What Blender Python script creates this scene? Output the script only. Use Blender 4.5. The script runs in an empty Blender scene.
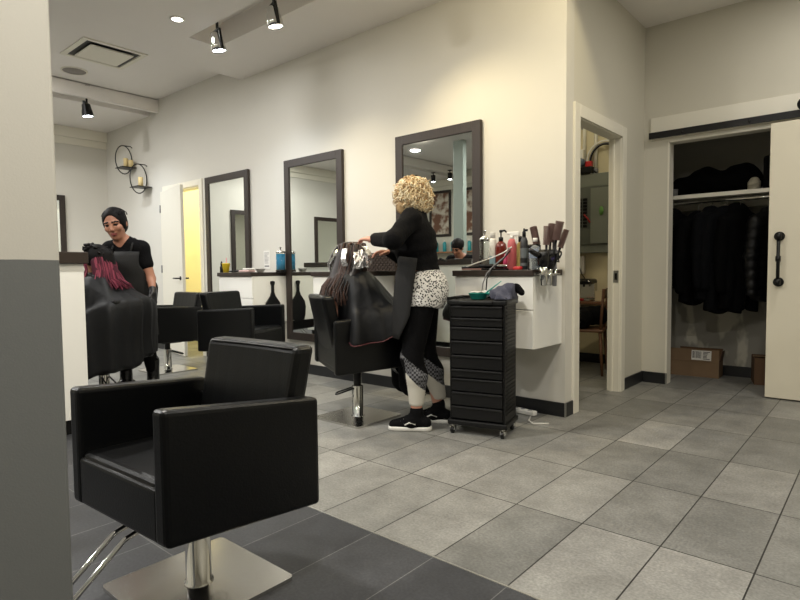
import bpy, bmesh, math, random
import numpy as np
from mathutils import Vector, Matrix

S = bpy.context.scene
COL = S.collection
random.seed(7)
PI = math.pi

# ------------------------------------------------------------------ camera, world, exposure
H = 1.05
yaw, pitch, roll, FPX = math.radians(40.793), math.radians(-2.984), math.radians(-0.582), 567.92
_f = Vector((-math.sin(yaw) * math.cos(pitch), math.cos(yaw) * math.cos(pitch), math.sin(pitch)))
_r0 = Vector((math.cos(yaw), math.sin(yaw), 0))
_u0 = _r0.cross(_f)
_r = _r0 * math.cos(roll) + _u0 * math.sin(roll)
_u = -_r0 * math.sin(roll) + _u0 * math.cos(roll)
cd = bpy.data.cameras.new('camera')
cam = bpy.data.objects.new('camera', cd)
COL.objects.link(cam)
cd.sensor_width = 36.0
cd.lens = FPX / 800 * 36.0
cd.clip_start = 0.02
M4 = Matrix((_r, _u, -_f)).transposed().to_4x4()
M4.translation = (0, 0, H)
cam.matrix_world = M4
S.camera = cam

W = bpy.data.worlds.new('world')
S.world = W
W.use_nodes = True
W.node_tree.nodes['Background'].inputs[0].default_value = (0.55, 0.62, 0.7, 1)
W.node_tree.nodes['Background'].inputs[1].default_value = 0.3
S.view_settings.view_transform = 'Standard'
S.view_settings.look = 'None'
S.view_settings.exposure = 0.13
S.view_settings.gamma = 1.0
S.view_settings.use_curve_mapping = False


def lamp(name, kind, loc, energy, col=(1, 1, 1), target=None, size=.1, cone=60, blend=.5):
    d = bpy.data.lights.new(name, kind)
    d.energy = energy
    d.color = col
    o = bpy.data.objects.new(name, d)
    COL.objects.link(o)
    o.location = loc
    if kind == 'SPOT':
        d.spot_size = math.radians(cone)
        d.spot_blend = blend
        d.shadow_soft_size = size
    elif kind == 'AREA':
        d.shape = 'DISK'
        d.size = size
    else:
        d.shadow_soft_size = size
    if target is not None:
        v = Vector(target) - Vector(loc)
        o.rotation_euler = v.to_track_quat('-Z', 'Y').to_euler()
    return o


WARM, COOL, NEUT = (1.0, .86, .60), (.86, .93, 1.0), (1.0, .955, .87)
# ceiling downlights over the room, most of them unseen and added as fill (each has its fixture further down)
DOWN = [(-4.64, 2.52, 3.2), (-2.9, 1.1, 3.2), (-.4, .3, 3.2), (-.2, 2.4, 3.2), (-4.4, -.6, 3.2), (-6.5, -.5, 3.2),
        (1.6, 1.4, 3.2), (-1.6, -1.6, 3.2), (-7.0, 1.4, 3.37), (1.2, 3.8, 3.2), (-.2, 4.5, 3.2), (-8.3, 0.8, 3.2)]
DPOW = [10, 42, 30, 13, 38, 40, 12, 32, 42, 8, 8, 30]
for p, e in zip(DOWN, DPOW):
    lamp('downlight_lamp', 'AREA', (p[0], p[1], p[2] - .012), e * 1.25, NEUT if p[0] > -3.2 else (1, .985, .96), (p[0], p[1], 0), .16)
# track spot lamps (each hangs in its own fixture)
ADIR = [(.02, .16, -1), (.05, .16, -1), (.25, .35, -1), (-.85, 0, -.5), (.08, .1, -1)]
TRACK = [  # location, target, colour, power, cone, blend
    ((-4.53, 2.83, 3.07), None, COOL, 46, 118, .85),
    ((-3.76, 2.86, 3.07), None, WARM, 52, 108, .75),
    ((-2.7, 2.93, 3.02), None, (1, .83, .50), 44, 112, .85),
    ((-1.05, 2.92, 3.02), None, (1, .85, .54), 46, 128, .15),
    ((-7.55, 2.88, 3.06), None, COOL, 48, 125, .9)]
for (loc, tg, c_, e, cone, bl), v in zip(TRACK, ADIR):
    v = Vector(v).normalized()
    lamp('track_lamp', 'SPOT', Vector(loc) + v * .085, e, c_, Vector(loc) + v, .03, cone, bl)
lamp('backroom_lamp', 'POINT', (-7.0, 4.7, 2.6), 40, (1, .95, .76), None, .12)
lamp('utility_lamp', 'POINT', (-2.3, 5.2, 2.9), 9, (1, .93, .72), None, .12)


# ------------------------------------------------------------------ helpers: materials
def lin(r, g, b):
    def f(x):
        x /= 255.0
        return x / 12.92 if x <= .04045 else ((x + .055) / 1.055) ** 2.4
    return (f(r), f(g), f(b), 1)


_mats = {}


def mat(name, rgb, rough=.5, metal=0.0, noise=0.0, nscale=20.0, bump=0.0, bscale=60.0, spec=.5, trans=0.0, emit=None, estr=0.0, coat=0.0, stretch=None):
    if name in _mats:
        return _mats[name]
    m = bpy.data.materials.new(name)
    m.use_nodes = True
    nt = m.node_tree
    b = nt.nodes['Principled BSDF']
    col = lin(*rgb)
    b.inputs['Base Color'].default_value = col
    b.inputs['Roughness'].default_value = rough
    b.inputs['Metallic'].default_value = metal
    b.inputs['Specular IOR Level'].default_value = spec
    b.inputs['Transmission Weight'].default_value = trans
    b.inputs['Coat Weight'].default_value = coat
    if emit:
        b.inputs['Emission Color'].default_value = lin(*emit)
        b.inputs['Emission Strength'].default_value = estr
    if noise or bump:
        tc = nt.nodes.new('ShaderNodeTexCoord')
        mp = nt.nodes.new('ShaderNodeMapping')
        nt.links.new(tc.outputs['Object'], mp.inputs[0])
        if stretch:
            mp.inputs['Scale'].default_value = stretch
    if noise:
        n = nt.nodes.new('ShaderNodeTexNoise')
        n.inputs['Scale'].default_value = nscale
        n.inputs['Detail'].default_value = 5
        nt.links.new(mp.outputs[0], n.inputs['Vector'])
        mx = nt.nodes.new('ShaderNodeMix')
        mx.data_type = 'RGBA'
        mx.inputs[6].default_value = tuple(max(0, c * (1 - noise)) for c in col[:3]) + (1,)
        mx.inputs[7].default_value = tuple(min(1, c * (1 + noise)) for c in col[:3]) + (1,)
        nt.links.new(n.outputs['Fac'], mx.inputs[0])
        nt.links.new(mx.outputs[2], b.inputs['Base Color'])
    if bump:
        n2 = nt.nodes.new('ShaderNodeTexNoise')
        n2.inputs['Scale'].default_value = bscale
        n2.inputs['Detail'].default_value = 4
        nt.links.new(mp.outputs[0], n2.inputs['Vector'])
        bp = nt.nodes.new('ShaderNodeBump')
        bp.inputs['Strength'].default_value = bump
        bp.inputs['Distance'].default_value = .01
        nt.links.new(n2.outputs['Fac'], bp.inputs['Height'])
        nt.links.new(bp.outputs[0], b.inputs['Normal'])
    _mats[name] = m
    return m


def floor_material():
    m = bpy.data.materials.new('slate_floor_tiles')
    m.use_nodes = True
    nt = m.node_tree
    N, L = nt.nodes, nt.links
    b = N['Principled BSDF']
    g = N.new('ShaderNodeNewGeometry')
    mp = N.new('ShaderNodeMapping')
    mp.inputs['Location'].default_value = (1.24 + .305 * 40, -1.61 + .61 * 40, 0)
    L.new(g.outputs['Position'], mp.inputs[0])

    def brick(c1, c2, mo, ms):
        t = N.new('ShaderNodeTexBrick')
        t.offset = 0
        t.squash = 1
        t.inputs['Color1'].default_value = lin(*c1)
        t.inputs['Color2'].default_value = lin(*c2)
        t.inputs['Mortar'].default_value = lin(*mo)
        t.inputs['Scale'].default_value = 1
        t.inputs['Mortar Size'].default_value = ms
        t.inputs['Mortar Smooth'].default_value = .1
        t.inputs['Bias'].default_value = 0
        t.inputs['Brick Width'].default_value = .305
        t.inputs['Row Height'].default_value = .61
        L.new(mp.outputs[0], t.inputs['Vector'])
        return t
    lt = brick((114, 114, 110), (144, 143, 138), (44, 43, 41), .0028)
    dk = brick((54, 55, 58), (66, 67, 70), (112, 112, 111), .0016)
    sx = N.new('ShaderNodeSeparateXYZ')
    L.new(g.outputs['Position'], sx.inputs[0])
    gt = N.new('ShaderNodeMath')
    gt.operation = 'GREATER_THAN'
    gt.inputs[1].default_value = 1.61
    L.new(sx.outputs['Y'], gt.inputs[0])
    mx = N.new('ShaderNodeMix')
    mx.data_type = 'RGBA'
    L.new(gt.outputs[0], mx.inputs[0])
    L.new(dk.outputs['Color'], mx.inputs[6])
    L.new(lt.outputs['Color'], mx.inputs[7])
    n1 = N.new('ShaderNodeTexNoise')
    n1.inputs['Scale'].default_value = 5
    n1.inputs['Detail'].default_value = 8
    n1.inputs['Roughness'].default_value = .7
    L.new(g.outputs['Position'], n1.inputs['Vector'])
    r1 = N.new('ShaderNodeMapRange')
    r1.inputs[1].default_value, r1.inputs[2].default_value = .3, .7
    r1.inputs[3].default_value, r1.inputs[4].default_value = .72, 1.24
    L.new(n1.outputs['Fac'], r1.inputs[0])
    n2 = N.new('ShaderNodeTexNoise')
    n2.inputs['Scale'].default_value = 95
    n2.inputs['Detail'].default_value = 3
    L.new(g.outputs['Position'], n2.inputs['Vector'])
    r2 = N.new('ShaderNodeMapRange')
    r2.inputs[1].default_value, r2.inputs[2].default_value = .3, .75
    r2.inputs[3].default_value, r2.inputs[4].default_value = .86, 1.3
    L.new(n2.outputs['Fac'], r2.inputs[0])
    mu = N.new('ShaderNodeMath')
    mu.operation = 'MULTIPLY'
    L.new(r1.outputs[0], mu.inputs[0])
    L.new(r2.outputs[0], mu.inputs[1])
    vm = N.new('ShaderNodeVectorMath')
    vm.operation = 'SCALE'
    L.new(mx.outputs[2], vm.inputs[0])
    L.new(mu.outputs[0], vm.inputs['Scale'])
    L.new(vm.outputs[0], b.inputs['Base Color'])
    rr = N.new('ShaderNodeMapRange')
    rr.inputs[3].default_value, rr.inputs[4].default_value = .34, .6
    L.new(n1.outputs['Fac'], rr.inputs[0])
    L.new(rr.outputs[0], b.inputs['Roughness'])
    b.inputs['Specular IOR Level'].default_value = .35
    bp = N.new('ShaderNodeBump')
    bp.inputs['Strength'].default_value = .25
    bp.inputs['Distance'].default_value = .003
    L.new(mx.outputs[2], bp.inputs['Height'])
    L.new(bp.outputs[0], b.inputs['Normal'])
    return m


def wallpaint(name, rgb, two=None, split=0, bump=.06):
    m = mat(name, rgb, .62, noise=.02, nscale=3, bump=bump, bscale=180, spec=.25)
    return m


def pillar_material():
    m = bpy.data.materials.new('two_tone_pillar_paint')
    m.use_nodes = True
    nt = m.node_tree
    N, L = nt.nodes, nt.links
    b = N['Principled BSDF']
    g = N.new('ShaderNodeNewGeometry')
    sx = N.new('ShaderNodeSeparateXYZ')
    L.new(g.outputs['Position'], sx.inputs[0])
    n = N.new('ShaderNodeTexNoise')
    n.inputs['Scale'].default_value = 14
    L.new(g.outputs['Position'], n.inputs['Vector'])
    ma = N.new('ShaderNodeMath')
    ma.operation = 'MULTIPLY_ADD'
    ma.inputs[1].default_value = .004
    L.new(n.outputs['Fac'], ma.inputs[0])
    L.new(sx.outputs['Z'], ma.inputs[2])
    gt = N.new('ShaderNodeMath')
    gt.operation = 'GREATER_THAN'
    gt.inputs[1].default_value = 1.084
    L.new(ma.outputs[0], gt.inputs[0])
    mx = N.new('ShaderNodeMix')
    mx.data_type = 'RGBA'
    mx.inputs[6].default_value = lin(122, 124, 122)
    mx.inputs[7].default_value = lin(222, 218, 206)
    L.new(gt.outputs[0], mx.inputs[0])
    L.new(mx.outputs[2], b.inputs['Base Color'])
    b.inputs['Roughness'].default_value = .5
    n2 = N.new('ShaderNodeTexNoise')
    n2.inputs['Scale'].default_value = 220
    L.new(g.outputs['Position'], n2.inputs['Vector'])
    bp = N.new('ShaderNodeBump')
    bp.inputs['Strength'].default_value = .12
    bp.inputs['Distance'].default_value = .003
    L.new(n2.outputs['Fac'], bp.inputs['Height'])
    L.new(bp.outputs[0], b.inputs['Normal'])
    return m


def patch_material():
    # unpainted closet wall with pale filler patches
    m = bpy.data.materials.new('patched_drywall')
    m.use_nodes = True
    nt = m.node_tree
    N, L = nt.nodes, nt.links
    b = N['Principled BSDF']
    g = N.new('ShaderNodeNewGeometry')
    mp = N.new('ShaderNodeMapping')
    mp.inputs['Scale'].default_value = (3.2, 1, 1.6)
    L.new(g.outputs['Position'], mp.inputs[0])
    n = N.new('ShaderNodeTexNoise')
    n.inputs['Scale'].default_value = 1.6
    n.inputs['Detail'].default_value = 3
    L.new(mp.outputs[0], n.inputs['Vector'])
    r = N.new('ShaderNodeMapRange')
    r.inputs[1].default_value, r.inputs[2].default_value = .54, .6
    L.new(n.outputs['Fac'], r.inputs[0])
    mx = N.new('ShaderNodeMix')
    mx.data_type = 'RGBA'
    mx.inputs[6].default_value = lin(150, 147, 138)
    mx.inputs[7].default_value = lin(196, 192, 178)
    sx = N.new('ShaderNodeSeparateXYZ')
    L.new(g.outputs['Position'], sx.inputs[0])
    lt = N.new('ShaderNodeMath')
    lt.operation = 'LESS_THAN'
    lt.inputs[1].default_value = 1.0
    L.new(sx.outputs['Z'], lt.inputs[0])
    mm = N.new('ShaderNodeMath')
    mm.operation = 'MULTIPLY'
    L.new(r.outputs[0], mm.inputs[0])
    L.new(lt.outputs[0], mm.inputs[1])
    L.new(mm.outputs[0], mx.inputs[0])
    L.new(mx.outputs[2], b.inputs['Base Color'])
    b.inputs['Roughness'].default_value = .8
    return m


def pattern_material(name, c1, c2, scale, kind='VORONOI', lo=.3, hi=.35):
    m = bpy.data.materials.new(name)
    m.use_nodes = True
    nt = m.node_tree
    N, L = nt.nodes, nt.links
    b = N['Principled BSDF']
    tc = N.new('ShaderNodeTexCoord')
    n = N.new('ShaderNodeTexVoronoi' if kind == 'VORONOI' else 'ShaderNodeTexNoise' if kind == 'NOISE' else 'ShaderNodeTexChecker')
    n.inputs['Scale'].default_value = scale
    L.new(tc.outputs['Object'], n.inputs['Vector'])
    r = N.new('ShaderNodeMapRange')
    r.inputs[1].default_value, r.inputs[2].default_value = lo, hi
    L.new(n.outputs['Distance' if kind == 'VORONOI' else 'Fac'], r.inputs[0])
    mx = N.new('ShaderNodeMix')
    mx.data_type = 'RGBA'
    mx.inputs[6].default_value = lin(*c1)
    mx.inputs[7].default_value = lin(*c2)
    L.new(r.outputs[0], mx.inputs[0])
    L.new(mx.outputs[2], b.inputs['Base Color'])
    b.inputs['Roughness'].default_value = .8
    return m


MW = wallpaint('cream_wall_paint', (214, 211, 202))
MW2 = wallpaint('warm_white_wall_paint', (210, 206, 192))
MCEIL = wallpaint('white_ceiling_paint', (240, 236, 231))
MTRIM = mat('white_trim_paint', (232, 228, 214), .4)
MBASE = mat('black_tile_skirting', (30, 31, 33), .35)
MMET = mat('brushed_steel', (205, 203, 198), .16, 1.0, bump=.05, bscale=120, stretch=(1, 30, 1))
MCHR = mat('chrome', (215, 215, 213), .08, 1.0)
MLEA = mat('black_leather', (8, 9, 10), .33, noise=.35, nscale=8, bump=.08, bscale=150, spec=.32)
MLEB = mat('black_leather_piping', (30, 29, 28), .4, spec=.5)
MWOOD = mat('dark_walnut_frame', (44, 35, 30), .45, noise=.4, nscale=14, stretch=(6, 6, .6))
MWOODT = mat('dark_walnut_top', (46, 36, 30), .4, noise=.35, nscale=14, stretch=(.6, 6, 6))
MMIRR = mat('mirror_silver', (226, 230, 226), .01, 1.0)
MGLOSS = mat('white_gloss_laminate', (244, 243, 237), .16, coat=.4)
MBLK = mat('black_plastic', (10, 10, 11), .42, spec=.35)
MBLKG = mat('black_gloss_plastic', (14, 14, 15), .2)
MBLKM = mat('black_metal', (20, 20, 21), .4, .3)
MCAPE = mat('black_nylon_cape', (15, 16, 18), .58, noise=.25, nscale=6, bump=.3, bscale=22, spec=.25)
MBLKC = mat('black_cloth', (10, 10, 12), .9, bump=.4, bscale=50, spec=.15)
MAPR = mat('charcoal_apron_cloth', (37, 37, 37), .8, bump=.2, bscale=80, spec=.2)
MWHITE = mat('white_plastic', (232, 230, 224), .35)
MFOIL = mat('crinkled_foil', (222, 222, 224), .25, .9, bump=.9, bscale=60)
MCARD = mat('brown_cardboard', (130, 106, 80), .8, noise=.1, nscale=12)
MCARD2 = mat('dark_cardboard', (104, 78, 56), .8, noise=.1, nscale=12)
MSKIN = mat('skin_tan', (162, 113, 90), .5, noise=.08, nscale=20)
MSKINP = mat('skin_pink', (206, 150, 128), .5, noise=.08, nscale=20)
MGLASS = mat('clear_glass', (240, 245, 245), .03, trans=1.0)
MGREY = mat('grey_plastic', (120, 120, 122), .5)
MRED = mat('red_plastic', (190, 40, 42), .4)


# ------------------------------------------------------------------ helpers: geometry
class MB:
    def __init__(s):
        s.v, s.f, s.m, s.sm = [], [], [], []

    def add(s, vs, fs, mi=0, smooth=False):
        o = len(s.v)
        s.v += [tuple(v) for v in vs]
        s.f += [tuple(i + o for i in f) for f in fs]
        s.m += [mi] * len(fs)
        s.sm += [smooth] * len(fs)
        return s

    def bm(s, b, mi=0, smooth=False, M=None):
        b.verts.index_update()
        vs = [(M @ v.co) if M else v.co.copy() for v in b.verts]
        fs = [[v.index for v in f.verts] for f in b.faces]
        b.free()
        return s.add(vs, fs, mi, smooth)

    def box(s, c, d, bev=0.0, mi=0, M=None, seg=2, fn=None):
        b = bmesh.new()
        bmesh.ops.create_cube(b, size=1)
        for v in b.verts:
            v.co = Vector((v.co.x * d[0], v.co.y * d[1], v.co.z * d[2]))
        if bev:
            bmesh.ops.bevel(b, geom=b.edges[:], offset=min(bev, min(d) * .49), segments=seg, profile=.5, affect='EDGES')
        for v in b.verts:
            v.co += Vector(c)
            if fn:
                v.co = Vector(fn(v.co))
        return s.bm(b, mi, False, M)

    def b2(s, p, q, bev=0.0, mi=0, M=None, seg=2, fn=None):
        return s.box([(a + b) / 2 for a, b in zip(p, q)], [abs(a - b) for a, b in zip(p, q)], bev, mi, M, seg, fn)

    def lathe(s, prof, c=(0, 0, 0), n=20, mi=0, M=None, cap=True, ell=(1, 1)):
        vs, fs = [], []
        k = len(prof)
        for r, z in prof:
            for i in range(n):
                a = 2 * PI * i / n
                vs.append(Vector((c[0] + r * math.cos(a) * ell[0], c[1] + r * math.sin(a) * ell[1], c[2] + z)))
        for j in range(k - 1):
            for i in range(n):
                fs.append((j * n + i, j * n + (i + 1) % n, (j + 1) * n + (i + 1) % n, (j + 1) * n + i))
        if cap:
            fs.append(tuple(range(n))[::-1])
            fs.append(tuple((k - 1) * n + i for i in range(n)))
        if M:
            vs = [M @ v for v in vs]
        return s.add(vs, fs, mi, True)

    def tube(s, pts, r, n=8, mi=0, closed=False, caps=True):
        pts = [Vector(p) for p in pts]
        rs = r if isinstance(r, (list, tuple)) else [r] * len(pts)
        vs, fs = [], []
        K = len(pts)
        up = None
        for i, p in enumerate(pts):
            t = (pts[(i + 1) % K] - pts[i - 1]) if closed else (pts[min(i + 1, K - 1)] - pts[max(i - 1, 0)])
            if t.length < 1e-9:
                t = Vector((0, 0, 1))
            t.normalize()
            if up is None:
                up = Vector((0, 0, 1)) if abs(t.z) < .9 else Vector((1, 0, 0))
            a = t.cross(up)
            if a.length < 1e-6:
                a = t.cross(Vector((0, 1, .3)))
            a.normalize()
            b = a.cross(t).normalized()
            up = b
            for j in range(n):
                w = 2 * PI * j / n
                vs.append(p + (a * math.cos(w) + b * math.sin(w)) * rs[i])
        R = K if closed else K - 1
        for i in range(R):
            for j in range(n):
                i2 = (i + 1) % K
                fs.append((i * n + j, i * n + (j + 1) % n, i2 * n + (j + 1) % n, i2 * n + j))
        if caps and not closed:
            fs.append(tuple(range(n))[::-1])
            fs.append(tuple((K - 1) * n + j for j in range(n)))
        return s.add(vs, fs, mi, True)

    def grid(s, P, mi=0, closed_u=False, smooth=True):
        """P[j][i] rows of points"""
        n, k = len(P[0]), len(P)
        vs = [p for row in P for p in row]
        fs = []
        for j in range(k - 1):
            for i in range(n if closed_u else n - 1):
                fs.append((j * n + i, j * n + (i + 1) % n, (j + 1) * n + (i + 1) % n, (j + 1) * n + i))
        return s.add(vs, fs, mi, smooth)

    def mesh(s, name, mats):
        me = bpy.data.meshes.new(name)
        me.from_pydata(s.v, [], s.f)
        for m in (mats if isinstance(mats, (list, tuple)) else [mats]):
            me.materials.append(m)
        me.polygons.foreach_set('material_index', s.m)
        me.polygons.foreach_set('use_smooth', s.sm)
        me.update()
        b = bmesh.new()
        b.from_mesh(me)
        bmesh.ops.recalc_face_normals(b, faces=b.faces[:])
        b.to_mesh(me)
        b.free()
        return me

    def obj(s, name, mats, parent=None, loc=None, rot=None):
        return link(name, s.mesh(name, mats), parent, loc, rot)


def link(name, me, parent=None, loc=None, rot=None):
    o = bpy.data.objects.new(name, me)
    COL.objects.link(o)
    if parent is not None:
        o.parent = parent
    if loc is not None:
        o.location = loc
    if rot is not None:
        o.rotation_euler = rot
    return o


def tag(o, label, cat, group=None, kind=None):
    o['label'] = label
    o['category'] = cat
    if group:
        o['group'] = group
    if kind:
        o['kind'] = kind
    return o


def thing(name, label, cat, loc=(0, 0, 0), rz=0, group=None):
    o = bpy.data.objects.new(name, None)
    o.empty_display_size = .05
    COL.objects.link(o)
    o.location = loc
    o.rotation_euler = (0, 0, rz)
    return tag(o, label, cat, group)


def struct(name, mb, m):
    o = mb.obj(name, m)
    o['kind'] = 'structure'
    return o


def dup(root, loc, rz, label, group=None):
    r = root.copy()
    COL.objects.link(r)
    r.location = loc
    r.rotation_euler = (0, 0, rz)
    r['label'] = label
    if group:
        r['group'] = group
    for ch in root.children:
        c = ch.copy()
        COL.objects.link(c)
        c.parent = r
        for g in ch.children:
            d = g.copy()
            COL.objects.link(d)
            d.parent = c
    return r


# ------------------------------------------------------------------ helpers: blended solids (for bodies and cloth)
class Blob:
    def __init__(s):
        s.p = []
        s.clips = []

    def cone(s, a, ra, b, rb=None, k=.02):
        s.p.append(('c', np.array(a, float), ra, np.array(b, float), ra if rb is None else rb, k))
        return s

    def ell(s, c, r, R=None, k=.02, sub=False):
        s.p.append(('e' if not sub else 's', np.array(c, float), np.array(r, float), np.array(R.to_3x3()) if R else None, None, k))
        return s

    def clip(s, fn):
        s.clips.append(fn)
        return s

    def bounds(s):
        lo, hi = np.full(3, 1e9), np.full(3, -1e9)
        for q in s.p:
            if q[0] == 'c':
                m = max(q[2], q[4])
                lo = np.minimum(lo, np.minimum(q[1], q[3]) - m)
                hi = np.maximum(hi, np.maximum(q[1], q[3]) + m)
            elif q[0] == 'e':
                m = q[2].max()
                lo = np.minimum(lo, q[1] - m)
                hi = np.maximum(hi, q[1] + m)
        return lo - .03, hi + .03

    def build(s, name, mats, parent, h=.008, matfn=None, disp=None, smooth_it=1):
        lo, hi = s.bounds()
        n = np.ceil((hi - lo) / h).astype(int) + 1
        ax = [lo[i] + h * np.arange(n[i]) for i in range(3)]
        F = np.full(tuple(n), .2, np.float32)
        for q in s.p:
            k = q[5]
            mg = k + .035
            if q[0] == 'c':
                m = max(q[2], q[4]) + mg
                l, u = np.minimum(q[1], q[3]) - m, np.maximum(q[1], q[3]) + m
            else:
                m = (q[2] if q[3] is None else np.full(3, q[2].max())) + mg
                l, u = q[1] - m, q[1] + m
            i0 = np.clip(np.floor((l - lo) / h).astype(int), 0, n - 1)
            i1 = np.clip(np.ceil((u - lo) / h).astype(int) + 1, 1, n)
            sl = tuple(slice(a, b) for a, b in zip(i0, i1))
            X = ax[0][sl[0]][:, None, None]
            Y = ax[1][sl[1]][None, :, None]
            Z = ax[2][sl[2]][None, None, :]
            if q[0] == 'c':
                a, ba = q[1], q[3] - q[1]
                L2 = max(ba @ ba, 1e-12)
                t = np.clip(((X - a[0]) * ba[0] + (Y - a[1]) * ba[1] + (Z - a[2]) * ba[2]) / L2, 0, 1)
                d = np.sqrt((X - a[0] - t * ba[0]) ** 2 + (Y - a[1] - t * ba[1]) ** 2 + (Z - a[2] - t * ba[2]) ** 2) - (q[2] + t * (q[4] - q[2]))
            else:
                dx, dy, dz = X - q[1][0], Y - q[1][1], Z - q[1][2]
                if q[3] is not None:
                    R = q[3]
                    dx, dy, dz = (R[0, 0] * dx + R[1, 0] * dy + R[2, 0] * dz, R[0, 1] * dx + R[1, 1] * dy + R[2, 1] * dz, R[0, 2] * dx + R[1, 2] * dy + R[2, 2] * dz)
                r = q[2]
                k0 = np.sqrt((dx / r[0]) ** 2 + (dy / r[1]) ** 2 + (dz / r[2]) ** 2) + 1e-9
                k1 = np.sqrt((dx / r[0] ** 2) ** 2 + (dy / r[1] ** 2) ** 2 + (dz / r[2] ** 2) ** 2) + 1e-9
                d = k0 * (k0 - 1) / k1
            o = F[sl]
            if q[0] == 's':
                F[sl] = np.maximum(o, -d)
            else:
                hh = np.maximum(k - np.abs(o - d), 0) / k
                F[sl] = np.minimum(o, d) - hh * hh * k * .25
        X, Y, Z = ax[0][:, None, None], ax[1][None, :, None], ax[2][None, None, :]
        if disp:
            F += disp(X, Y, Z).astype(np.float32)
        for c in s.clips:
            F = np.maximum(F, c(X, Y, Z)).astype(np.float32)
        F[0], F[-1], F[:, 0], F[:, -1], F[:, :, 0], F[:, :, -1] = 1, 1, 1, 1, 1, 1
        # surface nets
        ins = F < 0
        a = ins[:-1, :-1, :-1].astype(np.int8)
        cnt = a * 0
        for dx in (0, 1):
            for dy in (0, 1):
                for dz in (0, 1):
                    cnt += ins[dx:n[0] - 1 + dx, dy:n[1] - 1 + dy, dz:n[2] - 1 + dz]
        act = (cnt > 0) & (cnt < 8)
        cells = np.argwhere(act)
        idx = np.full(act.shape, -1, np.int64)
        idx[act] = np.arange(len(cells))
        acc = np.zeros((len(cells), 3))
        num = np.zeros(len(cells))
        cor = [(x, y, z) for x in (0, 1) for y in (0, 1) for z in (0, 1)]
        val = {c: F[cells[:, 0] + c[0], cells[:, 1] + c[1], cells[:, 2] + c[2]] for c in cor}
        for c in cor:
            for axis in range(3):
                if c[axis] == 0:
                    c2 = list(c)
                    c2[axis] = 1
                    c2 = tuple(c2)
                    v0, v1 = val[c], val[c2]
                    mk = (v0 < 0) != (v1 < 0)
                    t = np.where(mk, v0 / np.where(mk, v0 - v1, 1), 0)
                    pt = np.tile(np.array(c, float), (len(cells), 1))
                    pt[:, axis] += t
                    acc += pt * mk[:, None]
                    num += mk
        V = lo + h * (cells + acc / num[:, None])
        faces = []
        for axis in range(3):
            b, c = [(1, 2), (2, 0), (0, 1)][axis]
            sl0 = [slice(1, -1)] * 3
            sl1 = [slice(1, -1)] * 3
            sl0[axis] = slice(0, -1)
            sl1[axis] = slice(1, None)
            e = np.argwhere(ins[tuple(sl0)] != ins[tuple(sl1)])
            off = np.array([1, 1, 1])
            off[axis] = 0
            e = e + off
            flip = ins[e[:, 0], e[:, 1], e[:, 2]]
            q = []
            for db, dc in ((-1, -1), (0, -1), (0, 0), (-1, 0)):
                w = e.copy()
                w[:, b] += db
                w[:, c] += dc
                q.append(idx[w[:, 0], w[:, 1], w[:, 2]])
            q = np.stack(q, 1)
            q = np.where(flip[:, None], q, q[:, ::-1])
            faces.append(q)
        Q = np.concatenate(faces)
        Q = Q[(Q >= 0).all(1)]
        for _ in range(smooth_it):
            sv = np.zeros_like(V)
            sc = np.zeros(len(V))
            for i in range(4):
                np.add.at(sv, Q[:, i], V[Q[:, (i + 1) % 4]] + V[Q[:, i - 1]])
                np.add.at(sc, Q[:, i], 2)
            V = V * .5 + .5 * sv / np.maximum(sc, 1)[:, None]
        me = bpy.data.meshes.new(name)
        me.vertices.add(len(V))
        me.vertices.foreach_set('co', V.astype(np.float32).ravel())
        me.loops.add(len(Q) * 4)
        me.loops.foreach_set('vertex_index', Q.astype(np.int32).ravel())
        me.polygons.add(len(Q))
        me.polygons.foreach_set('loop_start', (np.arange(len(Q)) * 4).astype(np.int32))
        me.polygons.foreach_set('loop_total', np.full(len(Q), 4, np.int32))
        me.polygons.foreach_set('use_smooth', np.ones(len(Q), bool))
        for m in (mats if isinstance(mats, (list, tuple)) else [mats]):
            me.materials.append(m)
        if matfn:
            C = V[Q].mean(1)
            me.polygons.foreach_set('material_index', matfn(C).astype(np.int32))
        me.update(calc_edges=True)
        me.validate()
        return link(name, me, parent)


def V3(*a):
    return np.array(a, float)


def hand(B, w, d, n, t, curl=.35, L=.17, r=.0085, thumb=.6, infl=0.0, k=.008):
    """palm and five fingers: w wrist, d finger direction, n palm normal, t thumb side"""
    d = d / np.linalg.norm(d)
    n = n - d * (n @ d)
    n /= np.linalg.norm(n)
    sgn = 1 if np.cross(d, n) @ t > 0 else -1
    t = np.cross(d, n) * sgn
    s = L / .17
    for o in (-.026, -.009, .009, .025):
        B.cone(w + t * o * .55 * s, .017 * s + infl, w + d * .078 * s + t * o * s, .0125 * s + infl, k=.012)
    for o, ln in ((.026, .066), (.009, .074), (-.009, .069), (-.025, .053)):
        p = w + d * .08 * s + t * o * s
        a = curl * .5
        rr = r * s
        for j, fr in enumerate((.42, .32, .26)):
            dd = d * math.cos(a) + n * math.sin(a)
            q = p + dd * ln * fr * s
            B.cone(p, rr + infl, q, rr * .92 + infl, k=.004)
            p, rr = q, rr * .92
            a += curl
    p = w + d * .02 * s + t * .024 * s
    dd = d * .62 + t * .72 * thumb + n * .28
    dd /= np.linalg.norm(dd)
    q = p + dd * .045 * s
    B.cone(p, .0125 * s + infl, q, .0105 * s + infl, k=.008)
    d2 = d * .85 + t * .3 * thumb + n * .35
    d2 /= np.linalg.norm(d2)
    B.cone(q, .0102 * s + infl, q + d2 * .036 * s, .008 * s + infl, k=.004)


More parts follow.
